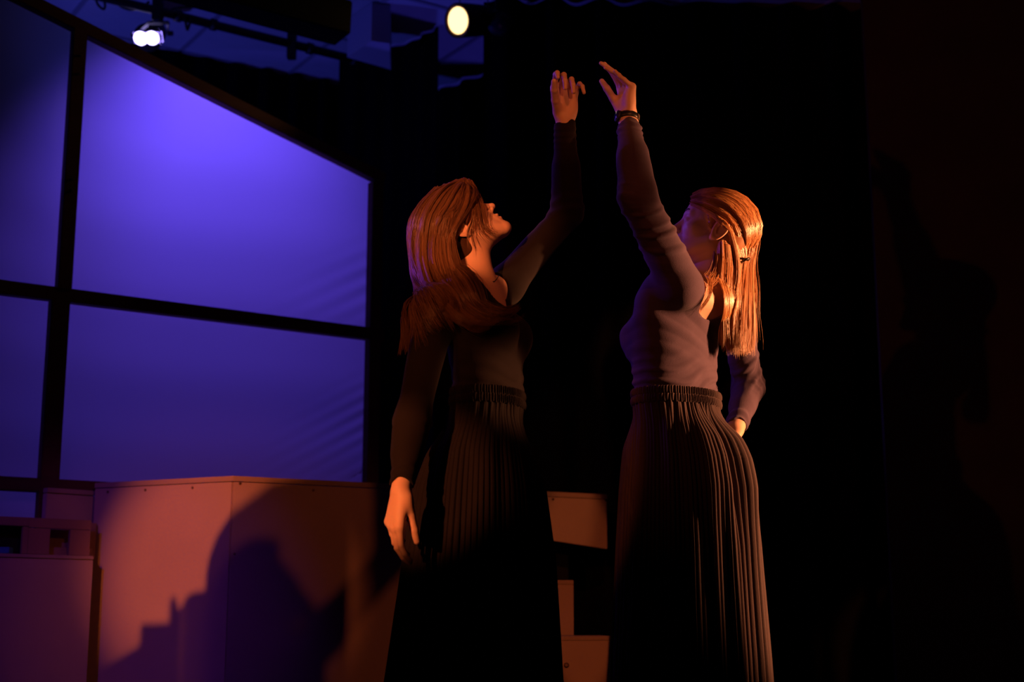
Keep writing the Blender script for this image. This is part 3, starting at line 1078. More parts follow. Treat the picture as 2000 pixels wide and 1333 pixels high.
class Person:
    def __init__(s, spec):
        s.__dict__.update(spec)
        f = unit((*s.face, 0)); s.f = f
        s.r = np.array([f[1], -f[0], 0], dtype=f32)
        s.W = A(s.waist)
        tb = np.array(s.table, dtype=f32)
        uu = np.linspace(tb[0, 0], tb[-1, 0], 240)
        cols = [np.interp(uu, tb[:, 0], tb[:, k]) for k in range(1, 5)]
        ker = np.exp(-np.linspace(-2, 2, 19) ** 2); ker /= ker.sum()
        cols = [np.convolve(np.pad(c, 9, mode='edge'), ker, mode='valid') for c in cols]
        s.uu = uu.astype(f32); s.cols = [c.astype(f32) for c in cols]
        s.hax = frame_from(s.head_fwd, s.head_pitch, s.head_roll)
        s.hO = A(s.head_pos)
        s.hfn = head_sdf(s.head_scale)
        s.arms = {k: [A(p) for p in v] for k, v in s.arms.items()}
        s.hands = {}
        for k, hp in s.hand.items():
            s.hands[k] = hand_prims(s.arms[k][2], *hp)
        s.head2w = lambda q: s.hO + (np.asarray(q, dtype=f32) * s.head_scale) @ s.hax

    def local(s, P):
        q = P - s.W
        return q @ s.r, q @ s.f, q[:, 2]

    def torso(s, P):
        r, f, u = s.local(P)
        cr, cf, hw, hd = [np.interp(u, s.uu, c).astype(f32) for c in s.cols]
        x = (r - cr); y = (f - cf)
        k0 = np.sqrt((x / hw) ** 2 + (y / hd) ** 2)
        k1 = np.sqrt((x / hw ** 2) ** 2 + (y / hd ** 2) ** 2) + 1e-6
        d = k0 * (k0 - 1) / k1
        d = np.where(k0 < .3, -np.minimum(hw, hd) * .7, d)
        d = smax(d, u - s.uu[-1], .04)
        d = smax(d, s.uu[0] - u, .04)
        L = np.stack([np.abs(r - s.bust[0]), f, u], 1)
        b = s.bust
        d = smin(d, ell(L, A((b[1], b[2], b[3])), (b[4], b[5], b[6])), .035)
        # shoulder yoke
        for k in ('near', 'far'):
            sh = s.arms[k][0]
            d = smin(d, rc(P, s.neck_base.astype(f32) - A((0, 0, .045)), sh, .050, .046), .04)
        d = smin(d, rc(P, s.neck_top, s.neck_base, s.neck_r[0], s.neck_r[1]), .035)
        return d

    def arm(s, P, k):
        a, b, c = s.arms[k]
        R = s.arm_r[k]
        d = smin(rc(P, a, b, R[0], R[1]), rc(P, b, c, R[2], R[3]), .03)
        # forearm muscle
        m_ = b + (c - b) * .28
        return smin(d, rc(P, b + (c - b) * .1, b + (c - b) * .5, R[2] * 1.04, R[2] * .92), .02)

    def legs(s, P):
        o_ = None
        for sg in (-1, 1):
            hip = s.W + s.r * .065 * sg + A((0, 0, -.20))
            kn = A((hip[0], hip[1], .47)) + s.r * .005 * sg + s.f * .02
            an = A((hip[0], hip[1], .08)) + s.r * .0 - s.f * .02
            toe = an + s.f * .14 + A((0, 0, -.048))
            heel = an - s.f * .03 + A((0, 0, -.045))
            for q in (rc(P, hip, kn, .070, .052), rc(P, kn, an, .052, .034), rc(P, an, toe, .034, .028), rc(P, heel, toe, .033, .028)):
                o_ = q if o_ is None else smin(o_, q, .025)
        return o_

    def head(s, P):
        q = (P - s.hO) @ s.hax.T
        far = np.sqrt((q * q).sum(1))
        d = (far - .13).astype(f32)
        m = far < .20
        if m.any(): d[m] = s.hfn(q[m])
        return d

    def handf(s, P, k):
        fn, ap, _ = s.hands[k]
        c = (ap.min(0) + ap.max(0)) / 2
        rad = np.linalg.norm(ap.max(0) - ap.min(0)) / 2 + .03
        d = (np.sqrt(((P - c) ** 2).sum(1)) - rad + .02).astype(f32)
        m = d < .05
        if m.any(): d[m] = fn(P[m])
        return d

    def skin(s, P):
        d = s.torso(P)
        for k in s.arms:
            d = smin(d, s.arm(P, k), .03)
            d = smin(d, s.handf(P, k), .012)
        h = s.head(P)
        return smin(d, h, .022)

    def full(s, P):
        return smin(s.skin(P), s.legs(P), .03)

    def garment(s, P):
        zc = s.W[2] - .035
        uu_ = P[:, 2] - s.W[2]
        t = smax(s.torso(P) - .005 - s.wr_torso(s, P) * np.clip((uu_ - .02) / .03, 0, 1) + .004 * np.clip((.03 - uu_) / .03, 0, 1), zc - P[:, 2], .004)
        r, f, u = s.local(P)
        for (fs, rc_, uc, ra, rb_) in s.neckline:
            ra_ = np.sqrt(((r - rc_) / ra) ** 2 + ((u - uc) / rb_) ** 2)
            q = (1 - ra_) * min(ra, rb_)
            q = np.minimum(q, f * fs + .05)
            t = np.maximum(t, q)
        t = np.maximum(t, u - s.collar)        # open throat
        for k in s.arms:
            a = s.arm(P, k) - .0045 - s.wr_arm(s, P, k)
            t = smin(t, a, .03)
            c = s.cuff[k]
            ax = unit(s.arms[k][2] - s.arms[k][1])
            e = s.arms[k][1] + (s.arms[k][2] - s.arms[k][1]) * c
            cut = (P - e) @ ax + .006 * np.sin((P @ A((90, 60, 70))))
            near = .16 - np.sqrt(((P - e) ** 2).sum(1))
            t = np.maximum(t, np.minimum(cut, near))
        return t


def join_parts(parts):
    V, F_, o_ = [], [], 0
    for v, f in parts:
        V.append(v); F_.append(f + o_); o_ += len(v)
    return np.concatenate(V), np.concatenate(F_)


def drop_unused(v, f):
    used = np.unique(f)
    m = -np.ones(len(v), dtype=np.int64); m[used] = np.arange(len(used))
    return v[used], m[f]


def inbox(p, lo, hi):
    return ((p > lo) & (p < hi)).all(1)


def build_person(s, root):
    # ---- body: one skin function, meshed finer at head and hands
    lo_h = s.hO - A((.17, .17, .25)); hi_h = s.hO + A((.17, .17, .17))
    boxes = [(lo_h, hi_h, .0024)]
    for k in s.hands:
        ap = s.hands[k][1]
        ax = unit(s.arms[k][2] - s.arms[k][1])
        q = np.concatenate([ap, [s.arms[k][2] - ax * .05]])
        boxes.append((q.min(0) - .028, q.max(0) + .028, .0016))
    parts = [mesh_sdf(s.skin, lo, hi, h) for lo, hi, h in boxes]
    lo = s.W - A((.55, .55, 0)); hi = s.W + A((.55, .55, 1.2)); lo[2] = -.005
    v, f = mesh_sdf(s.full, lo, hi, .010, 1)
    c = v[f].mean(1)
    keep = np.ones(len(f), dtype=bool)
    for l, h_, _ in boxes:
        keep &= ~inbox(c, l + .006, h_ - .006)
    parts.append(drop_unused(v, f[keep]))
    V, F_ = join_parts(parts)
    body = link('body', np_mesh('body', V, F_), M['skin'], root)
    # ---- eyes, brows, lips
    for sg in (-1, 1):
        bm = bmesh.new()
        c = Vector(s.head2w((.031 * sg, .0745, .0)))
        fw = Vector(s.head2w((.031 * sg, .0745 + .1, .0))) - c
        lathe(bm, c, fw, [(-.010, .004), (-.006, .0095), (0, .0122), (.006, .0105), (.0095, .0072), (.0108, .0052)], 18)
        e_ = bm_obj('eye', bm, M['eye'], body, True)
        bm = bmesh.new()
        lathe(bm, c + fw.normalized() * .0102, fw, [(0, .0058), (.0012, .0050), (.0018, .002)], 16)
        bm_obj('iris', bm, M['iris'], body, True)
        bm = bmesh.new()
        pts = [Vector(s.head2w((x_ * sg, y_, z_))) for x_, y_, z_ in ((.012, .0925, .0255), (.022, .0920, .030), (.034, .0870, .031), (.046, .0760, .026))]
        tube(bm, pts, .0026, 6)
        bm_obj('eyebrow', bm, M['brow'], body, True)
    for k in s.hands:
        for (c, dr, bk_, r_) in s.hands[k][2]:
            bm = bmesh.new()
            w_ = np.cross(dr, bk_)
            ctr = c + bk_ * r_ * .62
            vs = []
            for j in range(5):
                row = []
                for i in range(5):
                    a_ = (i / 4 - .5) * 1.7
                    p = ctr + w_ * math.sin(a_) * r_ * .82 + bk_ * (math.cos(a_) - 1) * r_ * .62 + dr * ((j / 4 - .5) * r_ * 2.0) + bk_ * r_ * .16
                    row.append(bm.verts.new(p))
                vs.append(row)
            fs = [bm.faces.new((vs[j][i], vs[j][i + 1], vs[j + 1][i + 1], vs[j + 1][i])) for j in range(4) for i in range(4)]
            bmesh.ops.solidify(bm, geom=fs, thickness=.0008)
            bm_obj('fingernail', bm, M['nail'], body, True)
    # ---- long-sleeved top
    pts = np.array([p for k in s.arms for p in s.arms[k]] + [s.W - .26, s.W + A((.26, .26, .42))])
    lo = pts.min(0) - .08; hi = pts.max(0) + .08
    v, f = mesh_sdf(s.garment, lo, hi, .0040)
    link('long_sleeved_top', np_mesh('long_sleeved_top', v, f), s.top_mat, root)
    # ---- skirt and waistband
    skirt = build_skirt(s, root)
    # ---- shoes are under the hem
    for sg in (-1, 1):
        hip = s.W + s.r * .085 * sg
        an = A((hip[0], hip[1], .08)) - s.f * .02
        toe = an + s.f * .15 + A((0, 0, -.048)); heel = an - s.f * .03 + A((0, 0, -.045))
        fn = lambda P: np.maximum(smin(rc(P, heel, toe, .040, .034), rc(P, an - A((0, 0, .02)), toe, .04, .03), .02), -P[:, 2] + .001)
        q = np.array([heel, toe, an])
        v, f = mesh_sdf(fn, q.min(0) - .06, q.max(0) + .06, .007, 1)
        link('shoe', np_mesh('shoe', v, f), M['shoe'], root)
    return body


def build_skirt(s, root):
    K = s.skirt
    nP, sub = K['pleats'], 8
    nth = nP * sub
    th = np.arange(nth) / nth * 2 * np.pi
    rows = K['rows']                       # (z below waist, cx offset, cy offset, rx, ry)
    R_ = np.array(rows, dtype=np.float64)
    nz = 90
    tz = np.linspace(0, 1, nz) ** 1.0 * R_[-1, 0]
    V = np.zeros((nz, nth, 3))
    rr = np.random.default_rng(K['seed'])
    jit = np.interp(th, np.linspace(0, 2 * np.pi, 41), np.append(rr.normal(size=40), 0)) * .25
    ph = th * nP + jit
    saw = (ph / (2 * np.pi)) % 1.0
    prof = np.where(saw < .72, saw / .72, (1 - saw) / .28) - .5
    prof2 = np.sin(ph)
    ab = math.atan2(-s.f[1], -s.f[0])      # direction of the back
    db = (th - ab + np.pi) % (2 * np.pi) - np.pi
    folds = sum(a_ * np.cos(m_ * th + p_) for m_, a_, p_ in K['folds'])
    fold_amp = np.abs(1)
    hw0, hd0 = K['waist']
    rx_l, fx_l = np.cos(th) * s.r[0] + np.sin(th) * s.r[1], np.cos(th) * s.f[0] + np.sin(th) * s.f[1]
    w_rad = 1 / np.sqrt((rx_l / hw0) ** 2 + (fx_l / hd0) ** 2)
    for j, z in enumerate(tz):
        cx, cy, rx, ry = [np.interp(z, R_[:, 0], R_[:, k]) for k in range(1, 5)]
        t = z / R_[-1, 0]
        fa = min(1, z / .12) * (.35 + .65 * t)
        hip = math.exp(-((z - .20) / .14) ** 2)
        lob = K['lobe'] * (np.exp(-((np.abs(db) - .42) / .24) ** 2) - 1.25 * np.exp(-(db / .15) ** 2)) * min(1, z / .10) * (.55 + .45 * hip)
        am = .0018 + .0078 * min(1, z / .40)
        e_rad = 1 / np.sqrt((np.cos(th) / rx) ** 2 + (np.sin(th) / ry) ** 2)
        wz = math.exp(-(z / .07) ** 2)
        rad = w_rad * wz + e_rad * (1 - wz)
        dr = folds * fa + lob + am * (prof * 1.2 + .25 * prof2)
        # puckers below the waistband
        dr += .0028 * np.sin(ph * .5 + 1.3 * np.sin(th * 9)) * math.exp(-z / .05)
        sway = .004 * np.sin(3.1 * t + th * 5) * t
        thw = th + .010 * math.sin(t * 2.4) * np.sin(th * 4 + 1)
        V[j, :, 0] = s.W[0] + cx + (rad + dr + sway) * np.cos(thw)
        V[j, :, 1] = s.W[1] + cy + (rad + dr + sway) * np.sin(thw)
        V[j, :, 2] = s.W[2] + K['z0'] - z
    Vf = V.reshape(-1, 3)
    i = np.arange(nth); i2 = (i + 1) % nth
    F_ = np.concatenate([np.stack([j * nth + i, (j + 1) * nth + i, (j + 1) * nth + i2, j * nth + i2], 1) for j in range(nz - 1)])
    F_ = F_[:, ::-1]
    sk = link('pleated_skirt', np_mesh('pleated_skirt', Vf, F_), s.skirt_mat, root)
    # waistband: gathered elastic in two ruffled channels
    nb = 190
    th = np.arange(nb * 6) / (nb * 6) * 2 * np.pi
    hs = np.linspace(-.006, .038, 23)
    cx, cy, rx, ry = R_[0, 1:5]
    rx_l, fx_l = np.cos(th) * s.r[0] + np.sin(th) * s.r[1], np.cos(th) * s.f[0] + np.sin(th) * s.f[1]
    w_rad = 1 / np.sqrt((rx_l / hw0) ** 2 + (fx_l / hd0) ** 2)
    Vb = np.zeros((len(hs), len(th), 3))
    rj = np.random.default_rng(3)
    jb = np.interp(th, np.linspace(0, 2 * np.pi, 101), np.append(rj.normal(size=100), 0)) * .9
    for j, z in enumerate(hs):
        q = (z + .006) / .044
        ch = abs(math.sin(q * math.pi * 2)) ** .6
        dr = .003 + .0035 * ch + (.0022 * np.sin(th * nb * .6 + jb + (1.1 if q > .5 else 0))) * (.5 + .5 * ch)
        Vb[j, :, 0] = s.W[0] + cx + (w_rad + dr) * np.cos(th)
        Vb[j, :, 1] = s.W[1] + cy + (w_rad + dr) * np.sin(th)
        Vb[j, :, 2] = s.W[2] + K['z0'] + z + .0012 * np.sin(th * nb * .3 + jb)
    n_ = len(th); i = np.arange(n_); i2 = (i + 1) % n_
    Fb = np.concatenate([np.stack([j * n_ + i, j * n_ + i2, (j + 1) * n_ + i2, (j + 1) * n_ + i], 1) for j in range(len(hs) - 1)])
    link('waistband', np_mesh('waistband', Vb.reshape(-1, 3), Fb), s.skirt_mat, sk)
    return sk


# ---------------------------------------------------------------- hair
def catmull(P, n):
    P = np.asarray(P, dtype=np.float64)
    seg = np.linalg.norm(np.diff(P, axis=0), axis=1)
    s = np.concatenate([[0], np.cumsum(seg)]); t = np.linspace(0, s[-1], n)
    m = len(P)
    out = np.zeros((n, 3))
    for i, tt in enumerate(t):
        k = min(max(np.searchsorted(s, tt, side='right') - 1, 0), m - 2)
        u = (tt - s[k]) / max(s[k + 1] - s[k], 1e-9)
        p0, p1, p2, p3 = P[max(k - 1, 0)], P[k], P[k + 1], P[min(k + 2, m - 1)]
        out[i] = .5 * (2 * p1 + (p2 - p0) * u + (2 * p0 - 5 * p1 + 4 * p2 - p3) * u * u + (3 * p1 - p0 - 3 * p2 + p3) * u ** 3)
    return out


def strands_mesh(S, rad):
    """(n, m, 3) polylines to three-sided tapered tubes"""
    n, m, _ = S.shape
    T_ = np.gradient(S, axis=1)
    T_ /= np.linalg.norm(T_, axis=2, keepdims=True) + 1e-9
    ref = np.array([.3, -.9, .25])
    X = np.cross(T_, ref); X /= np.linalg.norm(X, axis=2, keepdims=True) + 1e-9
    Y = np.cross(T_, X)
    tp = (np.interp(np.linspace(0, 1, m), [0, .05, .8, 1], [.6, 1, .9, .15]))[None, :, None]
    rd = rad[:, None, None] * tp
    V = np.stack([S + rd * (X * math.cos(a) + Y * math.sin(a)) for a in (0, 2.0944, 4.18879)], 2)   # n,m,3,3
    base = (np.arange(n)[:, None] * m + np.arange(m - 1)[None, :]) * 3
    F_ = []
    for k in range(3):
        k2 = (k + 1) % 3
        F_.append(np.stack([base + k, base + k2, base + 3 + k2, base + 3 + k], -1).reshape(-1, 4))
    return V.reshape(-1, 3), np.concatenate(F_)


def grow(s, guides, count, npts, seed, spread=.006, depth=.014, rad=(.0005, .0011), clump=24, lift0=.004, curl=.0):
    r = np.random.default_rng(seed)
    G = np.stack([catmull(g, npts) for g in guides])
    ng = len(G)
    out = np.zeros((count, npts, 3))
    t = np.linspace(0, 1, npts)
    clumps = r.random((clump * ng,)) * (ng - 1)
    coff = r.normal(size=(clump * ng, 3)) * spread
    c = r.integers(len(clumps), size=count)
    x = np.clip(clumps[c] + r.normal(size=count) * .055, 0, ng - 1.001)
    k = x.astype(int); u = (x - k)[:, None, None]
    tt = t[None, :, None]
    out = G[k] * (1 - u) + G[k + 1] * u
    out += coff[c][:, None] * (.3 + tt) + r.normal(size=(count, 1, 3)) * spread * .55 * (.25 + tt)
    ph = r.uniform(2, 6, (count, 1, 1)) * tt + r.random((count, 1, 1)) * 6.28
    out += np.sin(ph) * r.normal(size=(count, 1, 3)) * spread * .35 * tt
    if curl: out += curl * np.sin(clumps[c][:, None, None] * 9 + tt * 9) * coff[c][:, None] / spread * tt
    cl_l = r.random(len(clumps))
    lift = lift0 + (cl_l[c] ** 1.4 * .75 + r.random(count) * .25) * depth
    flat_ = out.reshape(-1, 3).astype(f32)
    lf = np.repeat(lift, npts).astype(f32)
    def fn(P):
        d = s.torso(P) - .008
        for k_ in s.arms: d = smin(d, s.arm(P, k_) - .007, .03)
        return smin(d, s.head(P), .02)
    for _ in range(2):
        d = fn(flat_)
        m_ = d < lf
        if not m_.any(): break
        g = grad(fn, flat_[m_], .003)
        flat_[m_] += g * (lf[m_] - d[m_])[:, None]
    out = flat_.reshape(out.shape)
    # shorten some strands for soft ends
    cut = .86 + .14 * r.random(count)
    idx = t[None] * cut[:, None] * (npts - 1)
    i0 = np.clip(idx.astype(int), 0, npts - 2); fr = (idx - i0)[..., None]
    out = np.take_along_axis(out, i0[..., None], 1) * (1 - fr) + np.take_along_axis(out, (i0 + 1)[..., None], 1) * fr
    tone = np.clip(.25 + .45 * r.random(len(clumps))[c] + .35 * r.normal(size=count) * .6 + .15, 0, 1)
    v, f = strands_mesh(out, r.uniform(rad[0], rad[1], count))
    return v, f, np.repeat(tone, npts * 3)


def hair_cap(s, off=.0055, bun=None):
    """close-fitting scalp hair over the skull, behind the hairline"""
    def fn(P):
        q = ((P - s.hO) @ s.hax.T) / s.head_scale
        d = ell(q, A((0, -.016, .038)), (.073 + off, .094 + off, .080 + off))
        d = smin(d, ell(q, A((0, .036, .040)), (.060 + off, .050 + off, .052 + off)), .03)
        d = smin(d, ell(q, A((0, -.050, -.030)), (.060, .048, .060)), .04)
        # hairline: keep what lies behind and above a tilted edge
        line = q[:, 1] * 1.0 - (.058 - np.maximum(0, .052 - q[:, 2]) * .62) + np.abs(q[:, 0]) * .15
        line = line + .0022 * np.sin(q[:, 0] * 900) + .002 * np.sin(q[:, 2] * 700)
        low = -q[:, 2] - .075
        d = smax(d, line * .8, .006)
        d = smax(d, low, .01)
        ear_ = ell(np.abs(q) * A((1, 0, 0)) + q * A((0, 1, 1)), A((.080, -.014, -.006)), (.022, .024, .034))
        d = smax(d, -ear_, .004)
        return (d * s.head_scale).astype(f32)
    return mesh_sdf(fn, s.hO - .17, s.hO + .17, .0032)


def hair_object(name, cap, tufts, material, parent):
    v, f = join_parts([cap] + [t[:2] for t in tufts])
    me = np_mesh(name, v, f)
    tone = np.concatenate([np.full(len(cap[0]), .12)] + [t[2] for t in tufts]).astype(np.float32)
    me.attributes.new('tone', 'FLOAT', 'POINT').data.foreach_set('value', tone)
    return link(name, me, material, parent)

# ---------------------------------------------------------------- woman on the left
YL = 3.72
LW = at(949, 803, YL)
tableL = [  # height above waist, side, forward, half width, half depth
    (-.30, 0, -.005, .100, .075), (-.20, 0, -.005, .115, .078), (-.10, 0, .000, .118, .078), (-.03, 0, .002, .124, .082),
    (.03, 0, .006, .127, .084), (.09, 0, .006, .128, .086), (.16, 0, -.004, .134, .088), (.23, 0, -.016, .142, .086),
    (.29, 0, -.026, .146, .076), (.335, 0, -.032, .120, .060), (.37, 0, -.034, .075, .045)]


def wr_torso_L(s, P):
    r, f, u = s.local(P)
    q = u + .25 * f + .012 * vnoise(P, 6, 1)
    return (.0022 * np.sin(q * 6.283 / .034) * np.exp(-((u - .04) / .07) ** 2) + .0010 * vnoise(P, 14, 2)).astype(f32)


def wr_arm_L(s, P, k):
    a, b, c = s.arms[k]
    ax = unit(c - b)
    t = (P - b) @ ax
    q = t + .010 * vnoise(P, 9, 4)
    L = np.linalg.norm(c - b)
    return (.0013 * np.sin(q * 6.283 / .022) * np.exp(-((t - L * .84) / .035) ** 2) + .003 * np.clip(.4 + vnoise(P, 5, 6), 0, 1) * np.sin(q * 6.283 / .036) * np.exp(-((t) / .05) ** 2) + .0008 * vnoise(P, 16, 3)).astype(f32)


spL = dict(
    face=(.955, -.295), waist=LW, table=tableL, bust=(0, .062, .055, .205, .058, .050, .055),
    neck_top=A(at(921, 492, YL)), neck_base=A(at(926, 566, YL)), neck_r=(.049, .056),
    head_pos=at(903, 452, YL), head_fwd=(.985, .05), head_pitch=57, head_roll=0, head_scale=.97,
    arms=dict(near=[at(848, 622, 3.60), at(806, 818, 3.55), at(784, 955, 3.47)],
              far=[at(985, 560, 3.86), at(1108, 418, 3.90), at(1103, 236, 3.84)]),
    arm_r=dict(near=(.047, .036, .036, .0245), far=(.045, .036, .035, .0255)),
    hand=dict(near=(A((-.16, -.02, -1)), A((.82, .57, 0)), False, ((14, 24, 14), (18, 28, 16), (24, 32, 18), (30, 36, 22)), (3, 0, -2, -5), (5, .42, -4, 0), 1.05),
              far=(A((.0, -.10, 1)), A((.12, -1, 0)), True, ((46, 52, 42), (62, 74, 40), (66, 72, 40), (54, 72, 50)), (1, -1, -4, -18), (30, 1.25, 10, 8), 1.06)),
    cuff=dict(near=.94, far=.985), collar=.47,
    neckline=[(1, 0.030, .375, .062, .125), (-1, 0.0, .375, .080, .075)],
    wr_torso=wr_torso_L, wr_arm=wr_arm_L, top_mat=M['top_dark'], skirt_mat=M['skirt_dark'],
    skirt=dict(waist=(.134, .093), pleats=84, seed=5, z0=.012, lobe=.010, folds=((9, .007, .4), (14, .006, 1.7), (23, .004, .2)),
               rows=[(0, .002, 0, .092, .135), (.06, -.004, 0, .108, .152), (.13, -.012, 0, .136, .170), (.22, -.014, 0, .165, .185),
                     (.40, -.018, 0, .190, .205), (.70, -.030, 0, .215, .230), (.99, -.036, 0, .236, .252)]))
L = Person(spL)
rootL = empty('person', (LW.x, LW.y, 0), 'woman with loose brown hair, head tilted back, far arm raised, black clothes', 'person', 'two dancers reaching up')
bodyL = build_person(L, rootL)


def Gd(lst, Y):
    return [at(u, v, Y + d) for u, v, d in lst]


gl = [
    [(918, 352, -.012), (926, 380, -.050), (920, 408, -.074), (903, 430, -.090), (887, 456, -.098), (889, 500, -.10), (908, 548, -.11), (940, 592, -.15), (975, 606, -.16), (1004, 606, -.14), (1016, 592, -.12)],
    [(906, 349, -.008), (904, 395, -.072), (892, 432, -.090), (880, 470, -.098), (888, 525, -.11), (914, 582, -.15), (950, 616, -.18), (990, 618, -.16), (1012, 604, -.14)],
    [(912, 353, -.012), (894, 392, -.070), (866, 440, -.088), (862, 500, -.10), (890, 576, -.14), (926, 622, -.19), (952, 638, -.20), (966, 622, -.19)],
    [(908, 351, -.010), (876, 388, -.068), (846, 440, -.082), (840, 510, -.095), (872, 592, -.16), (906, 634, -.20), (940, 640, -.20), (960, 626, -.20)],
    [(902, 350, -.008), (858, 382, -.058), (826, 438, -.068), (820, 505, -.075), (842, 580, -.14), (872, 600, -.20), (900, 624, -.215), (930, 636, -.21)],
    [(892, 352, -.004), (838, 388, -.040), (812, 440, -.040), (808, 490, -.045), (818, 528, -.07), (838, 550, -.12), (866, 566, -.17), (886, 590, -.20), (872, 606, -.205), (850, 596, -.20)],
    [(852, 369, .004), (805, 432, -.006), (804, 492, -.020), (810, 540, -.04), (826, 566, -.10), (854, 584, -.17), (884, 606, -.20), (912, 612, -.205)],
    [(850, 372, .008), (803, 436, .004), (804, 496, -.010), (812, 548, -.03), (822, 582, -.09), (808, 622, -.15), (799, 655, -.17), (796, 690, -.17)],
    [(846, 374, .020), (803, 440, .020), (806, 500, .010), (814, 560, -.01), (818, 596, -.06), (802, 632, -.14), (794, 660, -.16), (800, 700, -.16)],
]
lock = [
    [(920, 352, -.010), (936, 382, -.042), (946, 412, -.068), (950, 438, -.082), (962, 452, -.080), (982, 455, -.062)],
    [(916, 351, -.012), (928, 384, -.052), (934, 416, -.078), (938, 440, -.088), (950, 452, -.086), (966, 456, -.074)],
    [(913, 351, -.012), (922, 386, -.056), (922, 415, -.082), (915, 440, -.094), (906, 462, -.102), (908, 500, -.098)],
]
gfar = [
    [(905, 352, .012), (900, 400, .075), (880, 450, .09), (870, 520, .09), (866, 580, .08), (868, 640, .07)],
    [(885, 356, .010), (855, 405, .070), (842, 465, .08), (850, 540, .07), (854, 600, .06), (858, 660, .05)],
    [(862, 366, .006), (815, 425, .030), (812, 490, .04), (826, 550, .03), (840, 600, .02), (848, 650, .01)],
    [(850, 370, .004), (803, 435, .010), (805, 495, .010), (818, 555, .0), (830, 600, -.02), (838, 640, -.03)],
]
hp = [hair_cap(L),
      grow(L, [Gd(g, YL) for g in gl], 4600, 26, 11, .0050, .026, (.0005, .0010), 8, .004, .005),
      grow(L, [Gd(g, YL) for g in lock], 75, 22, 12, .003, .006, (.0004, .0008), 4, .002),
      grow(L, [Gd(g, YL) for g in gfar], 1300, 20, 13, .007, .018, (.0006, .0012), 10, .005)]
hair_object('long_hair', hp[0], hp[1:], M['hair_brown'], rootL)
# thin cord necklace
bm = bmesh.new()
q = [(938, 551, -.055), (952, 553, -.052), (966, 550, -.04), (972, 543, -.02), (974, 538, .0)]
tube(bm, [at(u, v, YL + d) for u, v, d in q], .0011, 6)
bm_obj('necklace', bm, M['dark'], rootL, True)

# ---------------------------------------------------------------- woman on the right
YR = 4.05
RW = at(1322, 801, YR)
tableR = [
    (-.30, 0, -.010, .100, .075), (-.20, 0, -.006, .115, .080), (-.10, 0, -.002, .118, .082), (-.03, 0, 0, .130, .088),
    (.03, 0, .002, .142, .094), (.09, 0, .004, .142, .096), (.16, 0, .004, .148, .098), (.23, 0, .0, .158, .096),
    (.31, 0, -.014, .162, .086), (.37, 0, -.024, .132, .068), (.41, 0, -.026, .080, .050)]


def wr_torso_R(s, P):
    r, f, u = s.local(P)
    q = u - .42 * r + .9 * np.maximum(-f, 0) * .3 + .014 * vnoise(P, 5, 21)
    w1 = np.exp(-((u - .06) / .075) ** 2)
    sh = np.sin(q * 6.283 / .038)
    return (.0042 * np.maximum(sh, -.4) * w1 + .0030 * np.maximum(np.sin((u + .55 * r) * 6.283 / .075 + 1.5 * vnoise(P, 3, 24)), -.2) * np.exp(-((u - .22) / .09) ** 2) + .0010 * vnoise(P, 14, 22)).astype(f32)


def wr_arm_R(s, P, k):
    a, b, c = s.arms[k]
    ax2 = unit(b - a); ax = unit(c - b)
    t2 = (P - a) @ ax2; t = (P - b) @ ax
    L_ = np.linalg.norm(c - b); L2_ = np.linalg.norm(b - a)
    n_ = vnoise(P, 7, 25)
    side = (P - a) @ A((.6, -.4, .3))
    m1 = np.clip(.35 + .9 * vnoise(P, 4.5, 27), 0, 1.3)
    q = t2 + .62 * side + .016 * vnoise(P, 4, 28)
    up = np.maximum(np.sin(q * 6.283 / .042) + .5 * np.sin(q * 6.283 / .026 + 1), -.35) * np.exp(-((t2 - L2_ * .55) / (L2_ * .42)) ** 2) * m1
    el = np.maximum(np.sin((t + .5 * side + .016 * n_) * 6.283 / .030), -.3) * np.exp(-((t - .0) / .045) ** 2) * m1
    cf = np.sin((t + .3 * side + .014 * n_) * 6.283 / .024) * np.exp(-((t - L_ * .84) / .025) ** 2)
    return (.0036 * up + .0030 * el + .0026 * cf + .0008 * vnoise(P, 16, 26)).astype(f32)


spR = dict(
    face=(-.72, .69), waist=RW, table=tableR, bust=(0, .066, .062, .205, .064, .066, .062),
    neck_top=A(at(1398, 500, YR)), neck_base=A(at(1388, 572, YR - .01)), neck_r=(.051, .058),
    head_pos=at(1393, 457, YR), head_fwd=(-.985, .10), head_pitch=24, head_roll=0, head_scale=1.07,
    arms=dict(near=[at(1330, 560, 3.92), at(1246, 388, 3.83), at(1226, 228, 3.90)],
              far=[at(1436, 608, 4.17), at(1462, 755, 4.30), at(1437, 838, 4.17)]),
    arm_r=dict(near=(.058, .046, .044, .0275), far=(.048, .037, .036, .026)),
    hand=dict(near=(A((-.05, -.02, 1)), A((-.86, -.50, 0)), True, ((24, 14, 4), (40, 20, 6), (52, 16, 6), (60, 6, -16)), (6, 2, -2, -6), (14, .45, 0, -4), 1.04),
              far=(A((-.55, -.45, -.65)), A((-.3, -.8, .5)), False, ((14, 20, 14), (16, 22, 14), (18, 24, 16), (22, 26, 18)), (3, 1, -2, -5), (30, .3, 4, 6), .98)),
    cuff=dict(near=.90, far=.94), collar=.40,
    neckline=[(1, 0.0, .41, .090, .105), (-1, 0.005, .40, .088, .150)],
    wr_torso=wr_torso_R, wr_arm=wr_arm_R, top_mat=M['top'], skirt_mat=M['skirt'],
    skirt=dict(waist=(.152, .104), pleats=96, seed=8, z0=.012, lobe=.034, folds=((8, .008, .9), (13, .009, .3), (21, .008, 2.2)),
               rows=[(0, 0, 0, .134, .124), (.05, .003, 0, .146, .138), (.10, .008, 0, .158, .150), (.16, .014, 0, .168, .162),
                     (.24, .017, 0, .178, .174), (.40, .018, 0, .188, .186), (.70, .016, 0, .202, .204), (1.03, .014, 0, .214, .216)]))
R = Person(spR)
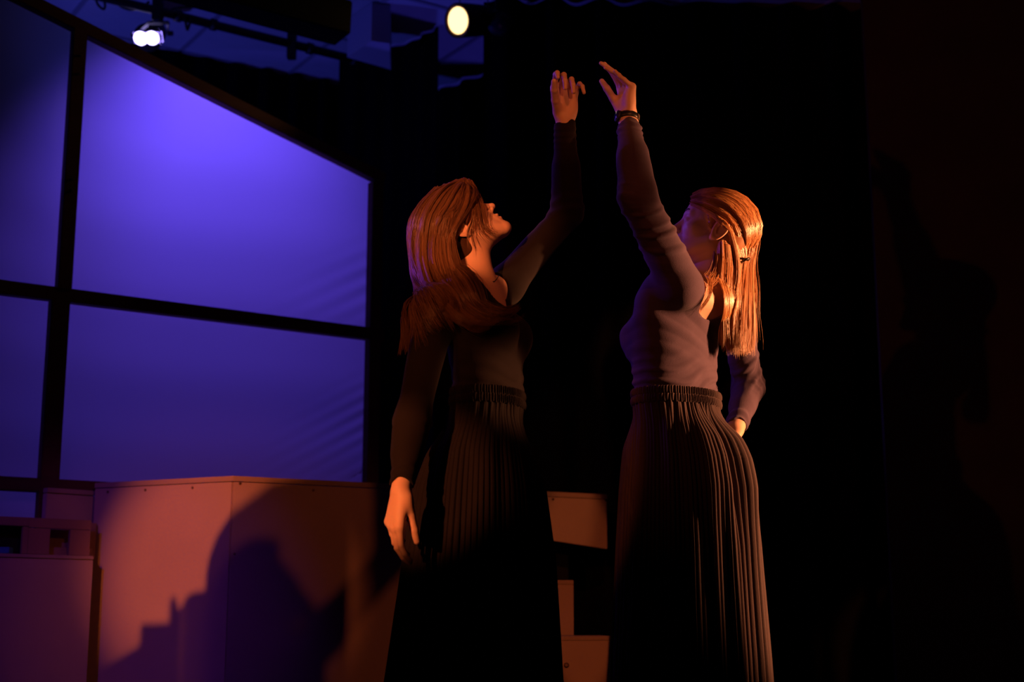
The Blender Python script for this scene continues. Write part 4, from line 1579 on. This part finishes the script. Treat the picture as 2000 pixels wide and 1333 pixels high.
rootR = empty('person', (RW.x, RW.y, 0), 'woman with half-tied auburn hair seen from behind, raised arm wearing a watch, in plum top', 'person', 'two dancers reaching up')
bodyR = build_person(R, rootR)
hr = [
    [(1350, 402, -.050), (1372, 412, -.070), (1396, 428, -.085), (1420, 452, -.085), (1432, 490, -.070), (1436, 530, -.06), (1430, 580, -.055), (1425, 635, -.05), (1424, 690, -.035)],
    [(1350, 394, -.042), (1380, 400, -.070), (1412, 420, -.075), (1436, 452, -.070), (1446, 490, -.050), (1448, 516, -.04), (1440, 580, -.045), (1434, 640, -.04), (1434, 692, -.03)],
    [(1352, 386, -.030), (1390, 389, -.052), (1428, 408, -.055), (1454, 446, -.045), (1458, 490, -.030), (1453, 514, -.03), (1448, 580, -.045), (1444, 640, -.05), (1444, 692, -.05)],
    [(1358, 381, -.015), (1400, 381, -.028), (1442, 402, -.028), (1465, 446, -.020), (1468, 490, -.012), (1458, 514, -.02), (1456, 580, -.03), (1454, 640, -.035), (1454, 692, -.035)],
    [(1364, 379, 0), (1406, 379, 0), (1448, 402, 0), (1470, 448, 0), (1471, 492, 0), (1464, 520, -.005), (1464, 580, -.015), (1464, 640, -.015), (1464, 690, -.015)],
    [(1362, 381, .015), (1404, 381, .03), (1446, 403, .03), (1468, 448, .025), (1470, 492, .02), (1467, 530, .01), (1470, 580, .005), (1470, 640, .005), (1469, 684, .005)],
    [(1354, 390, .03), (1392, 392, .06), (1430, 412, .06), (1454, 448, .06), (1460, 492, .05), (1462, 540, .03), (1468, 590, .02), (1470, 640, .02), (1468, 680, .02)],
]
hr_low = [
    [(1404, 474, -.080), (1402, 500, -.075), (1400, 530, -.072), (1404, 570, -.065), (1410, 620, -.05), (1412, 670, -.04)],
    [(1412, 470, -.084), (1414, 505, -.078), (1412, 545, -.080), (1414, 590, -.065), (1418, 640, -.05), (1418, 684, -.04)],
    [(1424, 480, -.080), (1428, 520, -.072), (1424, 565, -.075), (1424, 610, -.055), (1428, 660, -.04), (1430, 692, -.03)],
    [(1440, 490, -.060), (1446, 530, -.050), (1442, 580, -.055), (1442, 630, -.04), (1446, 680, -.03), (1446, 694, -.02)],
]
wisps = [
    [(1396, 492, -.08), (1392, 515, -.08), (1384, 535, -.09), (1374, 548, -.11), (1362, 575, -.13), (1366, 600, -.13)],
    [(1402, 500, -.08), (1398, 525, -.08), (1390, 545, -.09), (1376, 556, -.11), (1366, 590, -.13), (1370, 615, -.13)],
    [(1408, 510, -.08), (1404, 535, -.08), (1394, 550, -.10), (1380, 552, -.12), (1358, 540, -.13), (1350, 532, -.13)],
]
fly = [
    [(1440, 402, -.01), (1474, 450, 0), (1478, 490, 0), (1472, 530, 0), (1478, 580, 0), (1476, 640, 0), (1478, 690, 0)],
    [(1450, 410, 0), (1480, 470, 0), (1470, 510, 0), (1474, 560, 0), (1470, 620, 0), (1474, 660, 0), (1472, 700, 0)],
]
hp = [hair_cap(R),
      grow(R, [Gd(g, YR) for g in hr], 4300, 22, 31, .0045, .014, (.0005, .0010), 9, .005),
      grow(R, [Gd(g, YR) for g in hr_low], 1300, 20, 32, .0050, .010, (.0005, .0009), 9, .004),
      grow(R, [Gd(g, YR) for g in wisps], 90, 18, 33, .006, .010, (.0004, .0007), 6, .003),
      grow(R, [Gd(g, YR) for g in fly], 26, 20, 34, .009, .010, (.0003, .0005), 6, .003)]
hairR = hair_object('half_tied_hair', hp[0], hp[1:], M['hair_auburn'], rootR)
bm = bmesh.new()
tq = at(1455, 510, YR - .045)
ang = [2 * math.pi * k / 14 for k in range(15)]
tube(bm, [tq + Vector((.012 * math.cos(a_), .018 * math.sin(a_), .006 * math.cos(a_))) for a_ in ang], .0035, 8)
bm_obj('hair_tie', bm, M['rubber'], hairR, True)
# wristwatch: strap round the wrist with case and buckle pin
wa, wb = Vector(R.arms['near'][1]), Vector(R.arms['near'][2])
wax = (wb - wa).normalized()
wpos = wb - wax * .008
tl_ax = (wax + Vector((.14, 0, .0))).normalized()
bm = bmesh.new()
lathe(bm, wpos - tl_ax * .009, tl_ax, [(0, .0290), (.001, .0325), (.017, .0325), (.018, .0290)], 36)
watch = bm_obj('wristwatch', bm, M['rubber'], rootR, True)
cdir = (Vector((-.9, -.35, 0)) - tl_ax * Vector((-.9, -.35, 0)).dot(tl_ax)).normalized()
bm = bmesh.new()
lathe(bm, wpos + cdir * .028, cdir, [(0, .017), (.007, .017), (.009, .015)], 28)
bm_obj('watch_case', bm, M['dark'], watch, True)
bm = bmesh.new()
lathe(bm, wpos + cdir * .0372, cdir, [(0, .0145), (.001, .0140)], 28)
bm_obj('watch_glass', bm, M['glass'], watch, True)
bdir_ = (Vector((.9, -.45, 0)) - tl_ax * Vector((.9, -.45, 0)).dot(tl_ax)).normalized()
bsd = tl_ax.cross(bdir_)
beam('buckle', wpos + bdir_ * .033 - bsd * .006, wpos + bdir_ * .033 + bsd * .006, tl_ax * .016, bdir_ * .003, M['screw'], watch, .0008)
